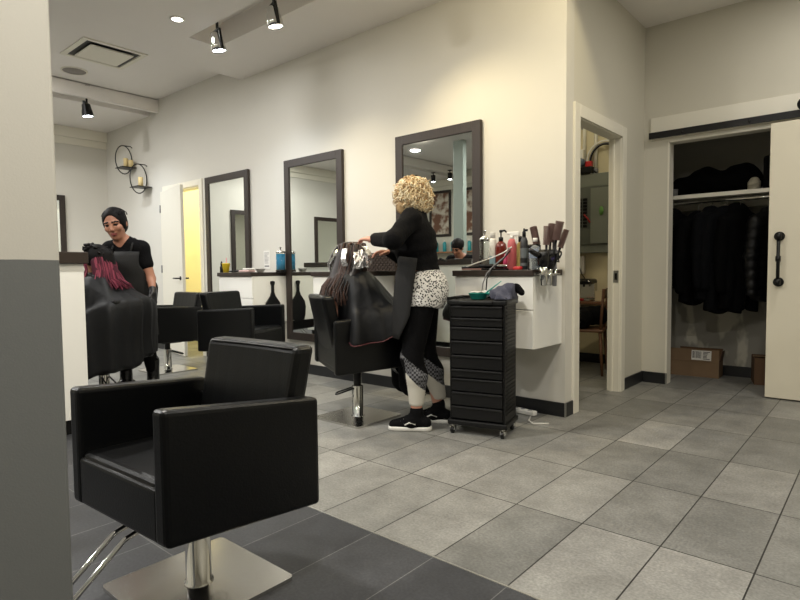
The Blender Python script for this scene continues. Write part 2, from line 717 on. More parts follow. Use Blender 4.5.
def head(B, c, R, s=1.0):
    """skull, jaw, nose, brow, ears; R columns = forward, left, up"""
    def P(x, y, z):
        return c + R @ V3(x, y, z) * s
    RM = Matrix(R.tolist())
    B.ell(P(-.012, 0, .03), V3(.098, .077, .092) * s, RM, k=.02)
    B.ell(P(.022, 0, -.03), V3(.068, .060, .078) * s, RM, k=.03)
    B.ell(P(.05, 0, -.092), V3(.026, .03, .02) * s, RM, k=.03)
    B.cone(P(.084, 0, .018), .009 * s, P(.104, 0, -.022), .0125 * s, k=.014)
    for y in (-1, 1):
        B.ell(P(.1, y * .011, -.027), V3(.008, .009, .007) * s, RM, k=.008)
        B.ell(P(.066, y * .042, -.018), V3(.022, .02, .02) * s, RM, k=.02)
        B.cone(P(.083, y * .014, .03), .008 * s, P(.068, y * .052, .03), .008 * s, k=.016)
        B.ell(P(.079, y * .031, .012), V3(.013, .016, .011) * s, RM, sub=True)
        B.ell(P(.070, y * .031, .012), V3(.014, .016, .013) * s, RM, k=.006)
        B.ell(P(-.008, y * .079, -.002), V3(.017, .009, .03) * s, RM, k=.006)
    B.ell(P(.083, 0, -.054), V3(.012, .024, .0065) * s, RM, k=.006)
    B.ell(P(.082, 0, -.066), V3(.012, .02, .0075) * s, RM, k=.006)


def Rot(f, u=(0, 0, 1)):
    f = np.array(f, float)
    f /= np.linalg.norm(f)
    u = np.array(u, float)
    l = np.cross(u, f)
    l /= np.linalg.norm(l)
    return np.stack([f, l, np.cross(f, l)], 1)


def face_paint(c, R, s=1.0):
    """material slots on the body mesh: 0 skin, 1 eye and brow, 2 lip"""
    def fn(C):
        Q = (C - c) @ R / s
        m = np.zeros(len(C), int)
        front = Q[:, 0] > .05
        for y in (-1, 1):
            e = ((Q[:, 1] - y * .031) / .0165) ** 2 + ((Q[:, 2] - .011) / .009) ** 2 < 1
            b = (np.abs(Q[:, 1] - y * .034) < .023) & (np.abs(Q[:, 2] - .033 + .12 * np.maximum(np.abs(Q[:, 1]) - .034, 0)) < .0055)
            m[front & (e | b)] = 1
        l = ((Q[:, 1]) / .026) ** 2 + ((Q[:, 2] + .06) / .0115) ** 2 < 1
        m[front & l & (Q[:, 0] > .07)] = 2
        return m
    return fn


# ------------------------------------------------------------------ the setting
YW, XS, YC, YB = 3.768, -1.722, 5.41, 6.2
XL, XR, YR = -9.2, 3.2, -3.6
CZ = 3.2
struct('floor', MB().b2((XL - .2, YR - .2, -.1), (XR + .2, YB + .3, 0)), floor_material())
struct('trim_1', MB().b2((-9, 1.606, 0), (3.1, 1.614, .0022)), mat('aluminium_floor_strip', (196, 196, 192), .35, .8))

# mirror wall with a door opening
DX0, DX1, DZ = -7.42, -6.52, 2.13
w = MB()
w.b2((XL, YW, 0), (DX0, YW + .13, 3.6)).b2((DX1, YW, 0), (XS, YW + .13, 3.6)).b2((DX0, YW, DZ), (DX1, YW + .13, 3.6))
struct('wall_back', w, MW)
# side wall with the utility doorway
OY0, OY1, OZ = 3.975, 4.83, 2.135
w = MB()
w.b2((XS - .1, YW + .13, 0), (XS, OY0, 3.4)).b2((XS - .1, OY1, 0), (XS, YB + .1, 3.4)).b2((XS - .1, OY0, OZ), (XS, OY1, 3.4))
struct('wall_side', w, MW2)
# closet wall with a wide opening
CX0, CX1, CZ1 = -1.515, .15, 2.165
w = MB()
w.b2((XS, YC, 0), (CX0, YC + .12, 3.4)).b2((CX1, YC, 0), (XR, YC + .12, 3.4)).b2((CX0, YC, CZ1), (CX1, YC + .12, 3.4))
struct('wall_closet', w, MW2)
struct('wall_closet_back', MB().b2((XS, YB, 0), (.4, YB + .1, 2.9)), patch_material())
struct('wall_closet_right', MB().b2((.3, YC + .12, 0), (.4, YB, 2.9)), MW2)
struct('ceiling_closet', MB().b2((XS, YC + .12, 2.62), (.3, YB, 2.7)), MW2)
struct('wall_utility_back', MB().b2((-3.4, YB, 0), (XS - .1, YB + .1, 3.4)), wallpaint('utility_wall_paint', (216, 205, 172)))
struct('wall_utility_left', MB().b2((-3.4, YW + .13, 0), (-3.3, YB, 3.4)), MW2)
MYEL = wallpaint('pale_yellow_paint', (250, 242, 200))
w = MB().b2((-8.2, 5.5, 0), (-5.7, 5.6, 3.1)).b2((-8.3, YW + .13, 0), (-8.2, 5.6, 3.1)).b2((-5.8, YW + .13, 0), (-5.7, 5.5, 3.1))
struct('wall_backroom', w, MYEL)
struct('ceiling_backroom', MB().b2((-8.3, YW + .13, 3.0), (-5.7, 5.6, 3.1)), MYEL)
struct('wall_left', MB().b2((XL - .12, YR, 0), (XL, YW + .13, 3.6)), MW)
struct('wall_right', MB().b2((XR, YR, 0), (XR + .12, YC + .12, 3.4)), MW2)
struct('wall_rear', MB().b2((XL, YR - .12, 0), (XR, YR, 3.6)), MW2)

# ceiling: main slab with a recessed light slot, a raised bay, a lower bay at the far end
SX0, SX1, SY0, SY1 = -4.92, 1.2, 2.78, 3.08
CR0, CR1 = -7.5, -5.57
c = MB()
c.b2((CR1, YR, CZ), (XR, SY0, 3.4)).b2((CR1, SY0, CZ), (SX0, SY1, 3.4)).b2((SX1, SY0, CZ), (XR, SY1, 3.4)).b2((CR1, SY1, CZ), (XR, YW, 3.4)).b2((XS, YW, CZ), (XR, YC, 3.4))
c.b2((SX0 - .05, SY0 - .05, 3.4), (SX1 + .05, SY1 + .05, 3.44))
c.b2((CR0, YR, 3.37), (CR1, YW, 3.5))
c.b2((-7.78, YR, 3.36), (-7.5, YW, 3.5)).b2((-7.56, YR, CZ), (CR0, YW, 3.37))
c.b2((XL, YR, CZ), (-7.76, YW, 3.4))
c.b2((-3.3, YW + .13, CZ), (XS - .1, YB, 3.4))
struct('ceiling', c, MCEIL)

# trims
def casing_mb():
    return MB()
t = casing_mb()
for y0, y1 in ((OY0 - .09, OY0), (OY1, OY1 + .09)):
    t.b2((XS - .005, y0, 0), (XS + .018, y1, OZ + .09), .004)
t.b2((XS - .005, OY0, OZ), (XS + .018, OY1, OZ + .09), .004)
t.b2((XS - .1, OY0 - .012, 0), (XS, OY0 + .006, OZ)).b2((XS - .1, OY1 - .006, 0), (XS, OY1 + .012, OZ)).b2((XS - .1, OY0, OZ - .006), (XS, OY1, OZ + .012))
t.b2((XS - .07, OY1 - .02, 0), (XS - .052, OY1, OZ))
struct('trim_2', t, MTRIM)
t = MB()
t.b2((CX0 - .004, YC - .002, 0), (CX0 + .012, YC + .12, CZ1)).b2((CX0, YC - .002, CZ1 - .012), (CX1, YC + .12, CZ1 + .004))
struct('trim_3', t, MTRIM)
t = MB()
for x0, x1 in ((DX0 - .02, DX0), (DX1, DX1 + .075)):
    t.b2((x0, YW - .016, 0), (x1, YW + .004, DZ + .075), .003)
t.b2((DX0, YW - .016, DZ), (DX1, YW + .004, DZ + .075), .003)
t.b2((DX1 - .012, YW, 0), (DX1, YW + .13, DZ)).b2((DX0, YW, DZ - .012), (DX1, YW + .13, DZ))
struct('trim_4', t, MTRIM)
t = MB()
for z0, z1, d in ((3.05, 3.2, .05), (2.95, 3.05, .022)):
    t.b2((XL, YR, z0), (XL + d, YW, z1), .006).b2((XL, YR, z0), (-7.76, YR + d, z1), .006)
struct('trim_5', t, MTRIM)
struct('trim_6', MB().b2((-7.76, YR, 3.05), (XR, YR + .05, 3.2), .006), MTRIM)

def base(name, p, q):
    return struct(name, MB().b2(p, q, .002), MBASE)
base('baseboard_back', (DX1 + .08, YW - .013, 0), (XS + .013, YW, .1))
base('baseboard_back_far', (XL, YW - .013, 0), (DX0 - .03, YW, .1))
base('baseboard_side_near', (XS, YW, 0), (XS + .013, OY0 - .09, .1))
base('baseboard_side_far', (XS, OY1 + .09, 0), (XS + .013, YC, .1))
base('baseboard_closet', (XS + .013, YC - .013, 0), (CX0 + .012, YC, .1))
base('baseboard_closet_inner', (XS, YB - .013, 0), (.3, YB, .1))
base('baseboard_utility', (-3.3, YB - .013, 0), (XS - .1, YB, .1))
MAL = mat('aluminium_edge', (170, 170, 166), .35, .9)
struct('trim_7', MB().b2((XS + .006, YW - .017, 0), (XS + .017, YW - .006, .102)).b2((CX0 + .004, YC - .017, 0), (CX0 + .016, YC - .006, .102)), MAL)

sp_ = thing('strike_plate', 'small steel strike plate on the utility doorway jamb', 'strike plate', (XS - .03, OY1 - .007, .98))
MB().b2((-.022, -.003, -.05), (.022, 0, .05), .001).obj('plate', MAL, sp_)
MB().b2((-.01, -.0045, -.028), (.01, -.002, .028)).obj('latch_hole', MBLK, sp_)
# free-standing two-tone pillar beside the camera
def ground(px, D):
    v = _f + _r * ((px - 400) / FPX)
    return Vector((v.x, v.y, 0)) * D
pc = ground(23.5, 1.27)
pm = MB().b2((-.0, -.072, 0), (.14, .072, CZ), .006)
po = struct('pillar', pm, pillar_material())
po.location = pc
po.rotation_euler = (0, 0, math.atan2(pc.y, pc.x))
struct('column', MB().b2((-5.60, -.50, 0), (-5.4, -.4, CZ), .006), mat('pale_sage_paint', (150, 160, 152), .5))

# pony wall station: end of the island in front of the far client
isl = thing('styling_island', 'waist-high white gloss station island with dark walnut cap beside grey pillar', 'island', (-4.0, 1.175, 0))
MB().b2((-3.2, -.275, .1), (0, .295, 1.115), .004).obj('body', MGLOSS, isl)
MB().b2((-3.24, -.32, 1.115), (.03, .315, 1.19), .004).obj('cap', MWOODT, isl)
MB().b2((-3.15, -.24, 0), (-.04, .25, .1)).obj('toe_kick', MBLK, isl)


def framed_mirror(name, label, loc, rz, w, h, fw_=.075, group=None):
    """mirror in local xz plane facing -y, origin at bottom centre of its back"""
    o = thing(name, label, 'mirror', loc, rz, group)
    m = MB()
    d = .035
    for x0, x1, z0, z1 in ((-w / 2, -w / 2 + fw_, 0, h), (w / 2 - fw_, w / 2, 0, h)):
        m.b2((x0, -d, z0), (x1, 0, z1), .004)
    for z0, z1 in ((0, fw_), (h - fw_, h)):
        m.b2((-w / 2 + fw_ - .002, -d, z0), (w / 2 - fw_ + .002, 0, z1), .004)
    m.obj('frame', MWOOD, o)
    MB().b2((-w / 2 + fw_ - .01, -.022, fw_ - .01), (w / 2 - fw_ + .01, -.016, h - fw_ + .01)).obj('glass', MMIRR, o)
    return o


MZ0, MH = .34, 1.855
for x0, x1, lb in ((-6.34, -5.445, 'tall walnut-framed wall mirror beside the open white door'),
                   (-4.80, -3.93, 'tall walnut-framed wall mirror behind the client with foils, middle of three'),
                   (-3.26, -2.395, 'tall walnut-framed wall mirror beside the curly blonde stylist')):
    framed_mirror('wall_mirror', lb, ((x0 + x1) / 2, YW - .002, MZ0), 0, x1 - x0, MH, .078, 'mirrors along the styling wall')
for y0, lb in ((2.28, 'end wall mirror whose walnut frame shows above the island cap'), (.70, 'second end wall mirror, seen reflected beside the white door'), (-1.30, 'third end wall mirror, seen reflected behind the foiled client')):
    framed_mirror('end_wall_mirror', lb, (XL + .002, y0 + .435, MZ0), PI / 2, .87, MH, .078, 'mirrors on the end wall')


def station(x0, x1, label, seam=True):
    """wall-hung cabinet under a walnut top; origin on the wall below it"""
    o = thing('styling_cabinet', label, 'cabinet', ((x0 + x1) / 2, YW, 0), 0, 'wall-hung cabinets between the mirrors')
    w_ = (x1 - x0) / 2
    MB().b2((-w_, -.41, .525), (w_, -.002, 1.005), .002).obj('body', MGLOSS, o)
    MB().b2((-w_ + .001, -.43, .785), (w_, -.4105, 1.003), .003).obj('drawer_front', MGLOSS, o)
    MB().b2((-w_ + .001, -.43, .527), (w_, -.4105, .78), .003).obj('door', MGLOSS, o)
    MB().b2((-w_ - .012, -.445, 1.005), (w_ + .004, -.002, 1.045), .003).obj('countertop', MWOODT, o)
    return o


CT = 1.0455
station(-5.435, -4.835, 'white gloss wall-hung cabinet holding the blue disinfectant jar')
station(-3.905, -3.29, 'white gloss wall-hung cabinet behind the client, with basket on top')
station(-2.36, -1.745, 'white gloss wall-hung cabinet crowded with styling bottles behind black trolley')

# ------------------------------------------------------------------ doors
dl = thing('door_leaf', 'white door with lever handle standing open before yellow room', 'door', (DX0 + .01, YW - .02, 0), math.radians(-11))
MB().b2((0, -.04, .01), (.84, 0, DZ - .005), .003).obj('panel', MTRIM, dl)
hd = MB()
for s in (-1, 1):
    y = -.02 + s * .022
    hd.lathe([(.026, 0), (.026, .008)], M=Matrix.Translation((.775, y, .98)) @ Matrix.Rotation(-s * PI / 2, 4, 'X'), n=16)
    hd.tube([(.775, y, .98), (.775, y + s * .05, .98), (.765, y + s * .055, .98), (.66, y + s * .055, .98)], .009)
hd.obj('lever_handle', MBLKM, dl)
for z in (.25, 1.05, 1.85):
    MB().b2((-.012, -.05, z), (.012, -.036, z + .1)).lathe([(.007, 0), (.007, .1)], (0, -.047, z), 8).obj('hinge', MGREY, dl)

bd = thing('barn_door', 'wide cream sliding barn door with black pipe handle, covering closet', 'door', (-.735, 5.30, 0))
MB().b2((0, 0, .012), (1.15, .042, 2.165), .003).obj('slab', mat('cream_door_paint', (226, 219, 198), .45, noise=.02, nscale=2), bd)
h = MB()
for z in (.93, 1.285):
    h.lathe([(.036, 0), (.036, .012), (.018, .016), (.018, .05)], M=Matrix.Translation((.075, 0, z)) @ Matrix.Rotation(PI / 2, 4, 'X'), n=20)
    for a in range(4):
        h.lathe([(.005, 0), (.005, .014)], M=Matrix.Translation((.075 + .026 * math.cos(a * PI / 2 + .8), 0, z + .026 * math.sin(a * PI / 2 + .8))) @ Matrix.Rotation(PI / 2, 4, 'X'), n=8)
    h.lathe([(.019, -.025), (.019, .025)], (.075, -.052, z), 14)
h.tube([(.075, -.052, .94), (.075, -.052, 1.275)], .0125, 12)
h.lathe([(.018, -.022), (.018, .022)], (.075, -.052, 1.11), 14)
h.obj('pipe_handle', MBLKM, bd)
for x in (.215, .95):
    s_ = MB()
    s_.b2((x - .02, -.008, 2.02), (x + .02, 0, 2.30), .002)
    s_.lathe([(.05, -.012), (.05, .012)], M=Matrix.Translation((x, .012, 2.278)) @ Matrix.Rotation(PI / 2, 4, 'X'), n=24)
    s_.lathe([(.012, -.03), (.012, .02)], M=Matrix.Translation((x, .012, 2.278)) @ Matrix.Rotation(PI / 2, 4, 'X'), n=10)
    s_.obj('roller_hanger', MBLKM, bd)
tr = thing('barn_door_track', 'black flat steel track on cream header board over closet', 'door track', (-1.66, YC - .001, 2.19))
MB().b2((0, -.02, -.0), (3.2, 0, .195), .002).obj('header_board', MTRIM, tr)
MB().b2((-.005, -.056, .004), (3.2, -.046, .06), .001).obj('rail', MBLKM, tr)
for i in range(6):
    MB().lathe([(.012, 0), (.012, .05)], M=Matrix.Translation((.27 + i * .5, -.01, .03)) @ Matrix.Rotation(PI / 2, 4, 'X'), n=10).obj('standoff', MBLKM, tr)

# ------------------------------------------------------------------ ceiling fixtures
MLENS = mat('lit_lamp_lens', (255, 250, 240), .3, emit=(255, 246, 230), estr=14)
MLENSC = mat('lit_cool_lamp_lens', (250, 252, 255), .3, emit=(240, 247, 255), estr=22)
TL = ['black track spotlight at the left end of the ceiling slot', 'second black track spotlight from the left in the ceiling slot',
      'black track spotlight above the blonde stylist, third along the ceiling slot', 'black track spotlight next to the wall corner, out of frame',
      'small lit track spotlight hanging in far ceiling recess']
for i, ((loc, tg, c_, e, cone, bl), v) in enumerate(zip(TRACK, ADIR)):
    ztop = 3.4 if i < 4 else 3.36
    o = thing('track_spotlight', TL[i], 'spotlight', (loc[0], loc[1], ztop), 0, 'ceiling spotlights')
    rel = Vector(loc) - o.location
    v = Vector(v).normalized()
    q = v.to_track_quat('Z', 'Y').to_matrix().to_4x4()
    M = Matrix.Translation(rel) @ q
    br = MB()
    br.lathe([(.012, 0), (.012, rel.z + .09)][::-1], (0, 0, 0), 10)
    br.b2((-.05, -.03, -.022), (.05, .03, 0), .004)
    br.obj('stem', MBLKM, o)
    yk = MB()
    for s in (-1, 1):
        yk.b2((s * .074 - .004, -.012, -.09), (s * .074 + .004, .012, .075), .002, M=M)
    yk.b2((-.078, -.012, -.098), (.078, .012, -.086), .002, M=M)
    yk.obj('yoke', MBLKM, o)
    hs = MB()
    hs.lathe([(.04, -.075), (.048, -.065), (.052, -.02), (.062, .02), (.066, .075), (.06, .078), (.057, .055)], M=M, n=24)
    hs.obj('housing', MCHR if i in (0, 1) else MBLKM, o)
    MB().lathe([(.001, .066), (.057, .066), (.057, .07), (.001, .071)], M=M, n=24).obj('lens', MLENSC if c_ is COOL else MLENS, o)
DLAB = ['small round recessed downlight left of the ceiling slot', 'added recessed fill downlight over the dark tiles', 'added recessed fill downlight above the camera', 'added recessed fill downlight over the pale aisle',
        'added recessed fill downlight past the island', 'recessed downlight seen reflected in the stylist\'s mirror', 'added recessed fill downlight at the right of the room', 'added recessed fill downlight near the rear wall',
        'added recessed fill downlight in the raised ceiling bay', 'added recessed fill downlight beyond the barn door end', 'added recessed fill downlight before the closet', 'added recessed fill downlight by the end wall']
for i, p in enumerate(DOWN):  # slot and mirror-reflected ones are real, other fixtures are added to carry fill light
    o = thing('downlight', DLAB[i], 'ceiling light', p, 0, 'recessed ceiling downlights')
    r_ = .045 if i == 0 else .085
    MB().lathe([(r_, -.006), (r_ + .018, -.006), (r_ + .02, 0), (r_, 0)], n=28, cap=False).obj('trim_ring', MWHITE, o)
    MB().lathe([(.001, -.004), (r_, -.004), (r_, 0), (.001, 0)], n=28, cap=False).obj('diffuser', MLENS, o)

v = thing('air_vent', 'square white ceiling air diffuser with dark slots', 'vent', (-6.36, 2.62, 3.37))
m = MB()
for x0, x1, y0, y1 in ((-.32, -.27, -.32, .32), (.27, .32, -.32, .32), (-.27, .27, -.32, -.27), (-.27, .27, .27, .32)):
    m.b2((x0, y0, -.012), (x1, y1, 0), .003)
m.obj('frame', MTRIM, v)
MB().b2((-.265, -.265, -.003), (.265, .265, 0)).obj('dark_opening', MBLK, v)
MB().box((0, 0, -.02), (.43, .43, .014), .004).obj('centre_plate', MTRIM, v)
sp = thing('ceiling_speaker', 'round grey ceiling speaker grille beside the air diffuser', 'speaker', (-7.13, 2.6, 3.37))
MB().lathe([(.12, -.008), (.135, -.008), (.138, 0), (.12, 0)], n=32, cap=False).obj('rim', MTRIM, sp)
MB().lathe([(.001, -.01), (.12, -.006), (.12, 0)], n=32, cap=False).obj('grille', mat('speaker_mesh', (150, 144, 138), .7, bump=.5, bscale=300), sp)

# ------------------------------------------------------------------ salon chairs
def salon_chair(label, loc, fdir, lift=0.0, lever=1, base_rot=0.0, sl=.45):
    """local +x is the way the chair faces"""
    rz = math.atan2(fdir[1], fdir[0])
    o = thing('salon_chair', label, 'chair', (loc[0], loc[1], 0), rz, 'black leather salon chairs')
    z0 = .295 + lift

    def hw(x):
        return .345 + (.285 - .345) * (x + .24) / .51

    def flare(s, off):
        return lambda c_: (c_.x, c_.y + s * (hw(c_.x) - off), c_.z + sl * c_.x * (.05 + .045 * (c_.z - z0) / .366))
    for s in (1, -1):
        m = MB()
        m.box((.015, 0, z0 + .183), (.51, .062, .366), .016, seg=3, fn=flare(s, .031))
        m.obj('armrest', MLEA, o)
    m = MB()
    m.box((.022, 0, z0 + .078), (.49, .52, .156), .014, seg=3, fn=lambda c_: (c_.x, c_.y * (hw(c_.x) - .05) / .26, c_.z + sl * .05 * c_.x))
    m.obj('seat_base', MLEA, o)
    m = MB()
    m.box((.02, 0, z0 + .148), (.48, .53, .05), .02, seg=3, fn=lambda c_: (c_.x, c_.y * (hw(c_.x) - .06) / .265, c_.z + .05 * c_.x + .012 * math.cos(c_.x * 5) * math.cos(c_.y * 5) * (1 if c_.z > z0 + .16 else 0)))
    cu = m.obj('seat_cushion', MLEA, o)
    pts = [(.258, -.225, z0 + .163), (.258, .225, z0 + .163)]
    MB().tube(pts, .005, 6).obj('piping', MLEB, cu)
    m = MB()

    def rec(c_):
        k = c_.z - (z0 + .1)
        bow = .02 * (1 - (c_.y / .31) ** 2)
        return (c_.x - .2 * k - (bow if k > .05 else bow * .5), c_.y, c_.z)
    for_y = .256
    b = bmesh.new()
    bmesh.ops.create_cube(b, size=1)
    bmesh.ops.subdivide_edges(b, edges=[e for e in b.edges if abs(e.verts[0].co.y - e.verts[1].co.y) > .5], cuts=6)
    for q in b.verts:
        q.co = Vector((q.co.x * .085, q.co.y * for_y * 2, q.co.z * .39))
    ed = [e for e in b.edges if e.calc_face_angle(0) > .5]
    bmesh.ops.bevel(b, geom=ed, offset=.022, segments=3, profile=.5, affect='EDGES')
    for q in b.verts:
        q.co += Vector((-.168, .018, z0 + .31))
        q.co = Vector(rec(q.co))
        if q.co.z < z0 + .37:
            q.co.y *= .93
    m.bm(b)
    for p_ in m.f:
        pass
    bk = m.obj('backrest', MLEA, o)
    pts = [rec(Vector((-.126, -.21 + i * .076, z0 + .497))) for i in range(7)]
    MB().tube(pts, .004, 6).obj('piping', MLEB, bk)
    # rear panel between the arms
    MB().box((-.212, 0, z0 + .16), (.03, .60, .27), .008).obj('rear_panel', MLEA, o)
    # pump column, base plate, footrest, lever
    m = MB()
    m.lathe([(.048, .012), (.048, .018), (.041, .022), (.041, .23), (.04, .235), (.028, .237), (.028, z0 - .03)], n=28)
    m.obj('pump_column', MCHR, o)
    m = MB().b2((-.11, -.1, z0 - .03), (.11, .1, z0 + .012), .006)
    m.obj('seat_bracket', MBLKM, o)
    m = MB()
    b = bmesh.new()
    bmesh.ops.create_cube(b, size=1)
    for q in b.verts:
        q.co = Vector((q.co.x * .45, q.co.y * .45, q.co.z * .014 + .008))
    vert_e = [e for e in b.edges if abs(e.verts[0].co.z - e.verts[1].co.z) > .01]
    bmesh.ops.bevel(b, geom=vert_e, offset=.02, segments=4, profile=.5, affect='EDGES')
    m.bm(b, M=Matrix.Rotation(base_rot - rz, 4, 'Z'))
    m.obj('base_plate', MMET, o)
    m = MB()
    for s in (-1, 1):
        m.tube([(.14, s * .033, z0 - .0), (.26, s * .033, z0 - .03), (.43, s * .033, .13 + lift * .5), (.45, s * .033, .12 + lift * .5)], .008, 10)
    m.tube([(.45, -.17, .12 + lift * .5), (.45, .17, .12 + lift * .5)], .012, 10)
    m.obj('footrest', MCHR, o)
    m = MB()
    a = lever
    ca, sa = math.cos(a), math.sin(a)
    P = []
    for x, y, z in ((.03, -.03, .215), (.14, -.035, .18), (.155, -.02, .175), (.155, .02, .175), (.14, .035, .18), (.03, .03, .215)):
        P.append((x * ca - y * sa, x * sa + y * ca, z))
    m.tube(P, .006, 8)
    m.obj('pump_lever', MBLKM, o)
    return o


a0 = math.radians(3)
salon_chair('large black leather salon chair in the foreground beside the grey pillar', (-1.735, .96), (math.sin(a0), -math.cos(a0)), 0, 3.6, sl=1.0)
C2 = (-2.87, 2.85)
F2 = (.489, .872)
salon_chair('black leather salon chair seating the client with foils', C2, F2, .085, 2.9, sl=.85)
salon_chair('empty black salon chair facing left, beside the colourist in apron', (-5.86, 2.96), (0, -1), .035, 2.5)
salon_chair('empty black salon chair turned right, below the blue jar', (-4.45, 2.97), (.925, .379), .072, 2.2)
C5 = (-4.8, 1.885)
F5 = (-.82, -.57)
salon_chair('black salon chair under the caped client with pink hair', C5, F5, .045, 2.5, base_rot=math.atan2(-.57, -.82))
# ------------------------------------------------------------------ black drawer trolley
TX, TY, TR = -1.985, 3.12, math.atan2(.09, .34)
ZT = 1.055
tro = thing('salon_trolley', 'tall black plastic drawer trolley on casters beside the blonde stylist', 'trolley', (TX, TY, 0), TR)
tro.scale = (1.1, 1, ZT)
b_ = MB()
b_.b2((-.165, -.13, .085), (-.153, .13, .79), .003).b2((.153, -.13, .085), (.165, .13, .79), .003).b2((-.155, .115, .085), (.155, .13, .79), .003)
for i in range(28):
    z = .13 + i * .0235
    b_.b2((.163, -.1, z), (.1695, .1, z + .011), .002)
b_.obj('body', MBLK, tro)
MB().b2((-.178, -.145, .785), (.178, .14, .815), .008).b2((-.178, -.145, .81), (-.165, .14, .832), .004).b2((.165, -.145, .81), (.178, .14, .832), .004).b2((-.17, .128, .81), (.17, .14, .832), .004).b2((-.1, -.158, .788), (.1, -.14, .812), .008).obj('top_tray', MBLK, tro)
MB().b2((-.178, -.145, .055), (.178, .14, .088), .008).obj('base', MBLK, tro)
zs = [.093, .175, .262, .345, .40, .485, .572, .655, .71, .782]
for i in range(len(zs) - 1):
    d = MB().b2((-.151, -.138, zs[i] + .003), (.151, .1, zs[i + 1] - .003), .004).b2((-.15, -.146, zs[i + 1] - .016), (.15, -.136, zs[i + 1] - .005), .003).obj('drawer', MBLK, tro)
for x in (-.15, .15):
    for y in (-.115, .11):
        m = MB()
        m.lathe([(.011, .03), (.011, .058)], (x, y, 0), 10)
        m.b2((x - .016, y - .02, .018), (x + .016, y + .014, .045), .004)
        cs = m.obj('caster', MCHR, tro)
        MB().lathe([(.014, -.009), (.022, -.008), (.022, .008), (.014, .009)], M=Matrix.Translation((x, y - .012, .022)) @ Matrix.Rotation(PI / 2, 4, 'Y'), n=16).obj('wheel', MBLKG, cs)


def on_trolley(x, y, z=0):
    c_, s_ = math.cos(TR), math.sin(TR)
    return (TX + x * c_ - y * s_, TY + x * s_ + y * c_, .8155 * ZT + z)


MTEAL = mat('teal_plastic', (38, 150, 140), .35)
bo = thing('tint_bowl', 'teal plastic tint bowl on the black trolley top', 'bowl', on_trolley(-.015, -.05))
MB().lathe([(.001, 0), (.04, 0), (.048, .006), (.062, .038), (.066, .04), (.06, .037), (.045, .009), (.001, .006)], n=28).obj('bowl', MTEAL, bo)
MB().tube([(.06, 0, .036), (.085, 0, .04), (.1, 0, .04)], .007, 8).obj('grip', MTEAL, bo)
MB().lathe([(.001, .022), (.052, .024), (.05, .02)], n=24, cap=False).obj('tint_cream', mat('tint_cream', (226, 222, 212), .5, bump=.4), bo)
br = thing('tint_brush', 'teal tint brush leaning in the bowl on trolley', 'brush', on_trolley(.0, -.05, .012))
MB().tube([(.02, 0, .015), (.07, 0, .05), (.145, .01, .105)], [.006, .005, .0025], 8).obj('handle', MTEAL, br)
MB().box((.012, 0, .012), (.03, .028, .012), .004).obj('bristles', MBLKC, br)
fo = MB()
random.seed(3)
for i in range(3):
    zz = .001 + i * .012
    P = []
    for j in range(9):
        P.append([(-.11 + k * .027 + random.uniform(-.004, .004), .005 + j * .013, zz + .012 + random.uniform(-.008, .012) * (1 if 0 < j < 8 else .3) + (.008 if k % 2 else 0)) for k in range(6)])
    fo.grid(P)
o = fo.obj('foil_sheets', mat('white_foil_sheet', (226, 227, 228), .4, .2, bump=.6), None, on_trolley(.02, 0), (0, 0, TR))
tag(o, 'crumpled pile of white foil sheets behind the teal bowl', 'foil')
cl = thing('sectioning_clip', 'small black hair clip at the left of trolley top', 'clip', on_trolley(-.135, -.06))
MB().tube([(-.03, 0, .008), (0, 0, .014), (.03, .006, .008)], .006, 8).obj('jaw', MBLK, cl)
MB().tube([(-.03, .008, .008), (0, .008, .017), (.025, -.004, .02)], .005, 8).obj('lever', MBLK, cl)
# towel bunched over the trolley corner
B = Blob()
for a, ra, b, rb in ((V3(.06, -.07, .035), .035, V3(.15, -.06, .055), .045), (V3(.13, -.09, .02), .035, V3(.175, -.13, -.03), .03), (V3(.15, -.05, .06), .04, V3(.185, .0, .02), .04), (V3(.1, -.1, .02), .03, V3(.12, -.15, .0), .028)):
    B.cone(a, ra, b, rb, k=.03)
B.clip(lambda X, Y, Z: np.maximum(np.maximum(.018 - Z, 0) * 0 + (.002 - Z) * ((X < .18) & (Y > -.147)), -1 + 0 * X))
tw = B.build('towel', mat('slate_towel', (78, 80, 96), .95, bump=.8, bscale=140), None, h=.006,
             disp=lambda X, Y, Z: .006 * np.sin(90 * X + 40 * Z) * np.cos(60 * Y + 50 * Z) + 0 * X)
tw.location = on_trolley(.035, .0, .0)
tw.rotation_euler = (0, 0, TR)
tag(tw, 'slate grey towel bunched over the trolley right corner', 'towel')
B = Blob()
B.cone(V3(0, 0, 0), .022, V3(.03, .02, -.03), .02, k=.02).cone(V3(.01, .01, 0), .016, V3(.045, .0, -.035), .014, k=.02).cone(V3(0, 0, .0), .02, V3(-.03, .03, .0), .018, k=.02)
gl = B.build('crumpled_glove', MBLKC, None, h=.005)
gl.location = on_trolley(.215, -.01, .075)
tag(gl, 'black crumpled glove on top of the slate towel', 'glove')

# ------------------------------------------------------------------ things on the right-hand cabinet
YF = YW - .44


BS = 1.25
BXY = 1.02


def bottle(name, label, x, y, prof, m, cat='bottle', cap=None, capm=None, extra=None, n=20, z=CT, group='bottles on the crowded cabinet'):
    o = thing(name, label, cat, (x, y, z), 0, group)
    o.scale = (BXY, BXY, BS * 1.05) if BS > 1 else (1, 1, 1)
    MB().lathe(prof, n=n).obj('body', m, o)
    if cap:
        MB().lathe(cap, n=n).obj('cap', capm, o)
    if extra:
        for nm, mb, mm in extra:
            mb.obj(nm, mm, o)
    return o


def atpx(px, y):
    v = _f + _r * ((px - 400) / FPX)
    return v.x / v.y * y


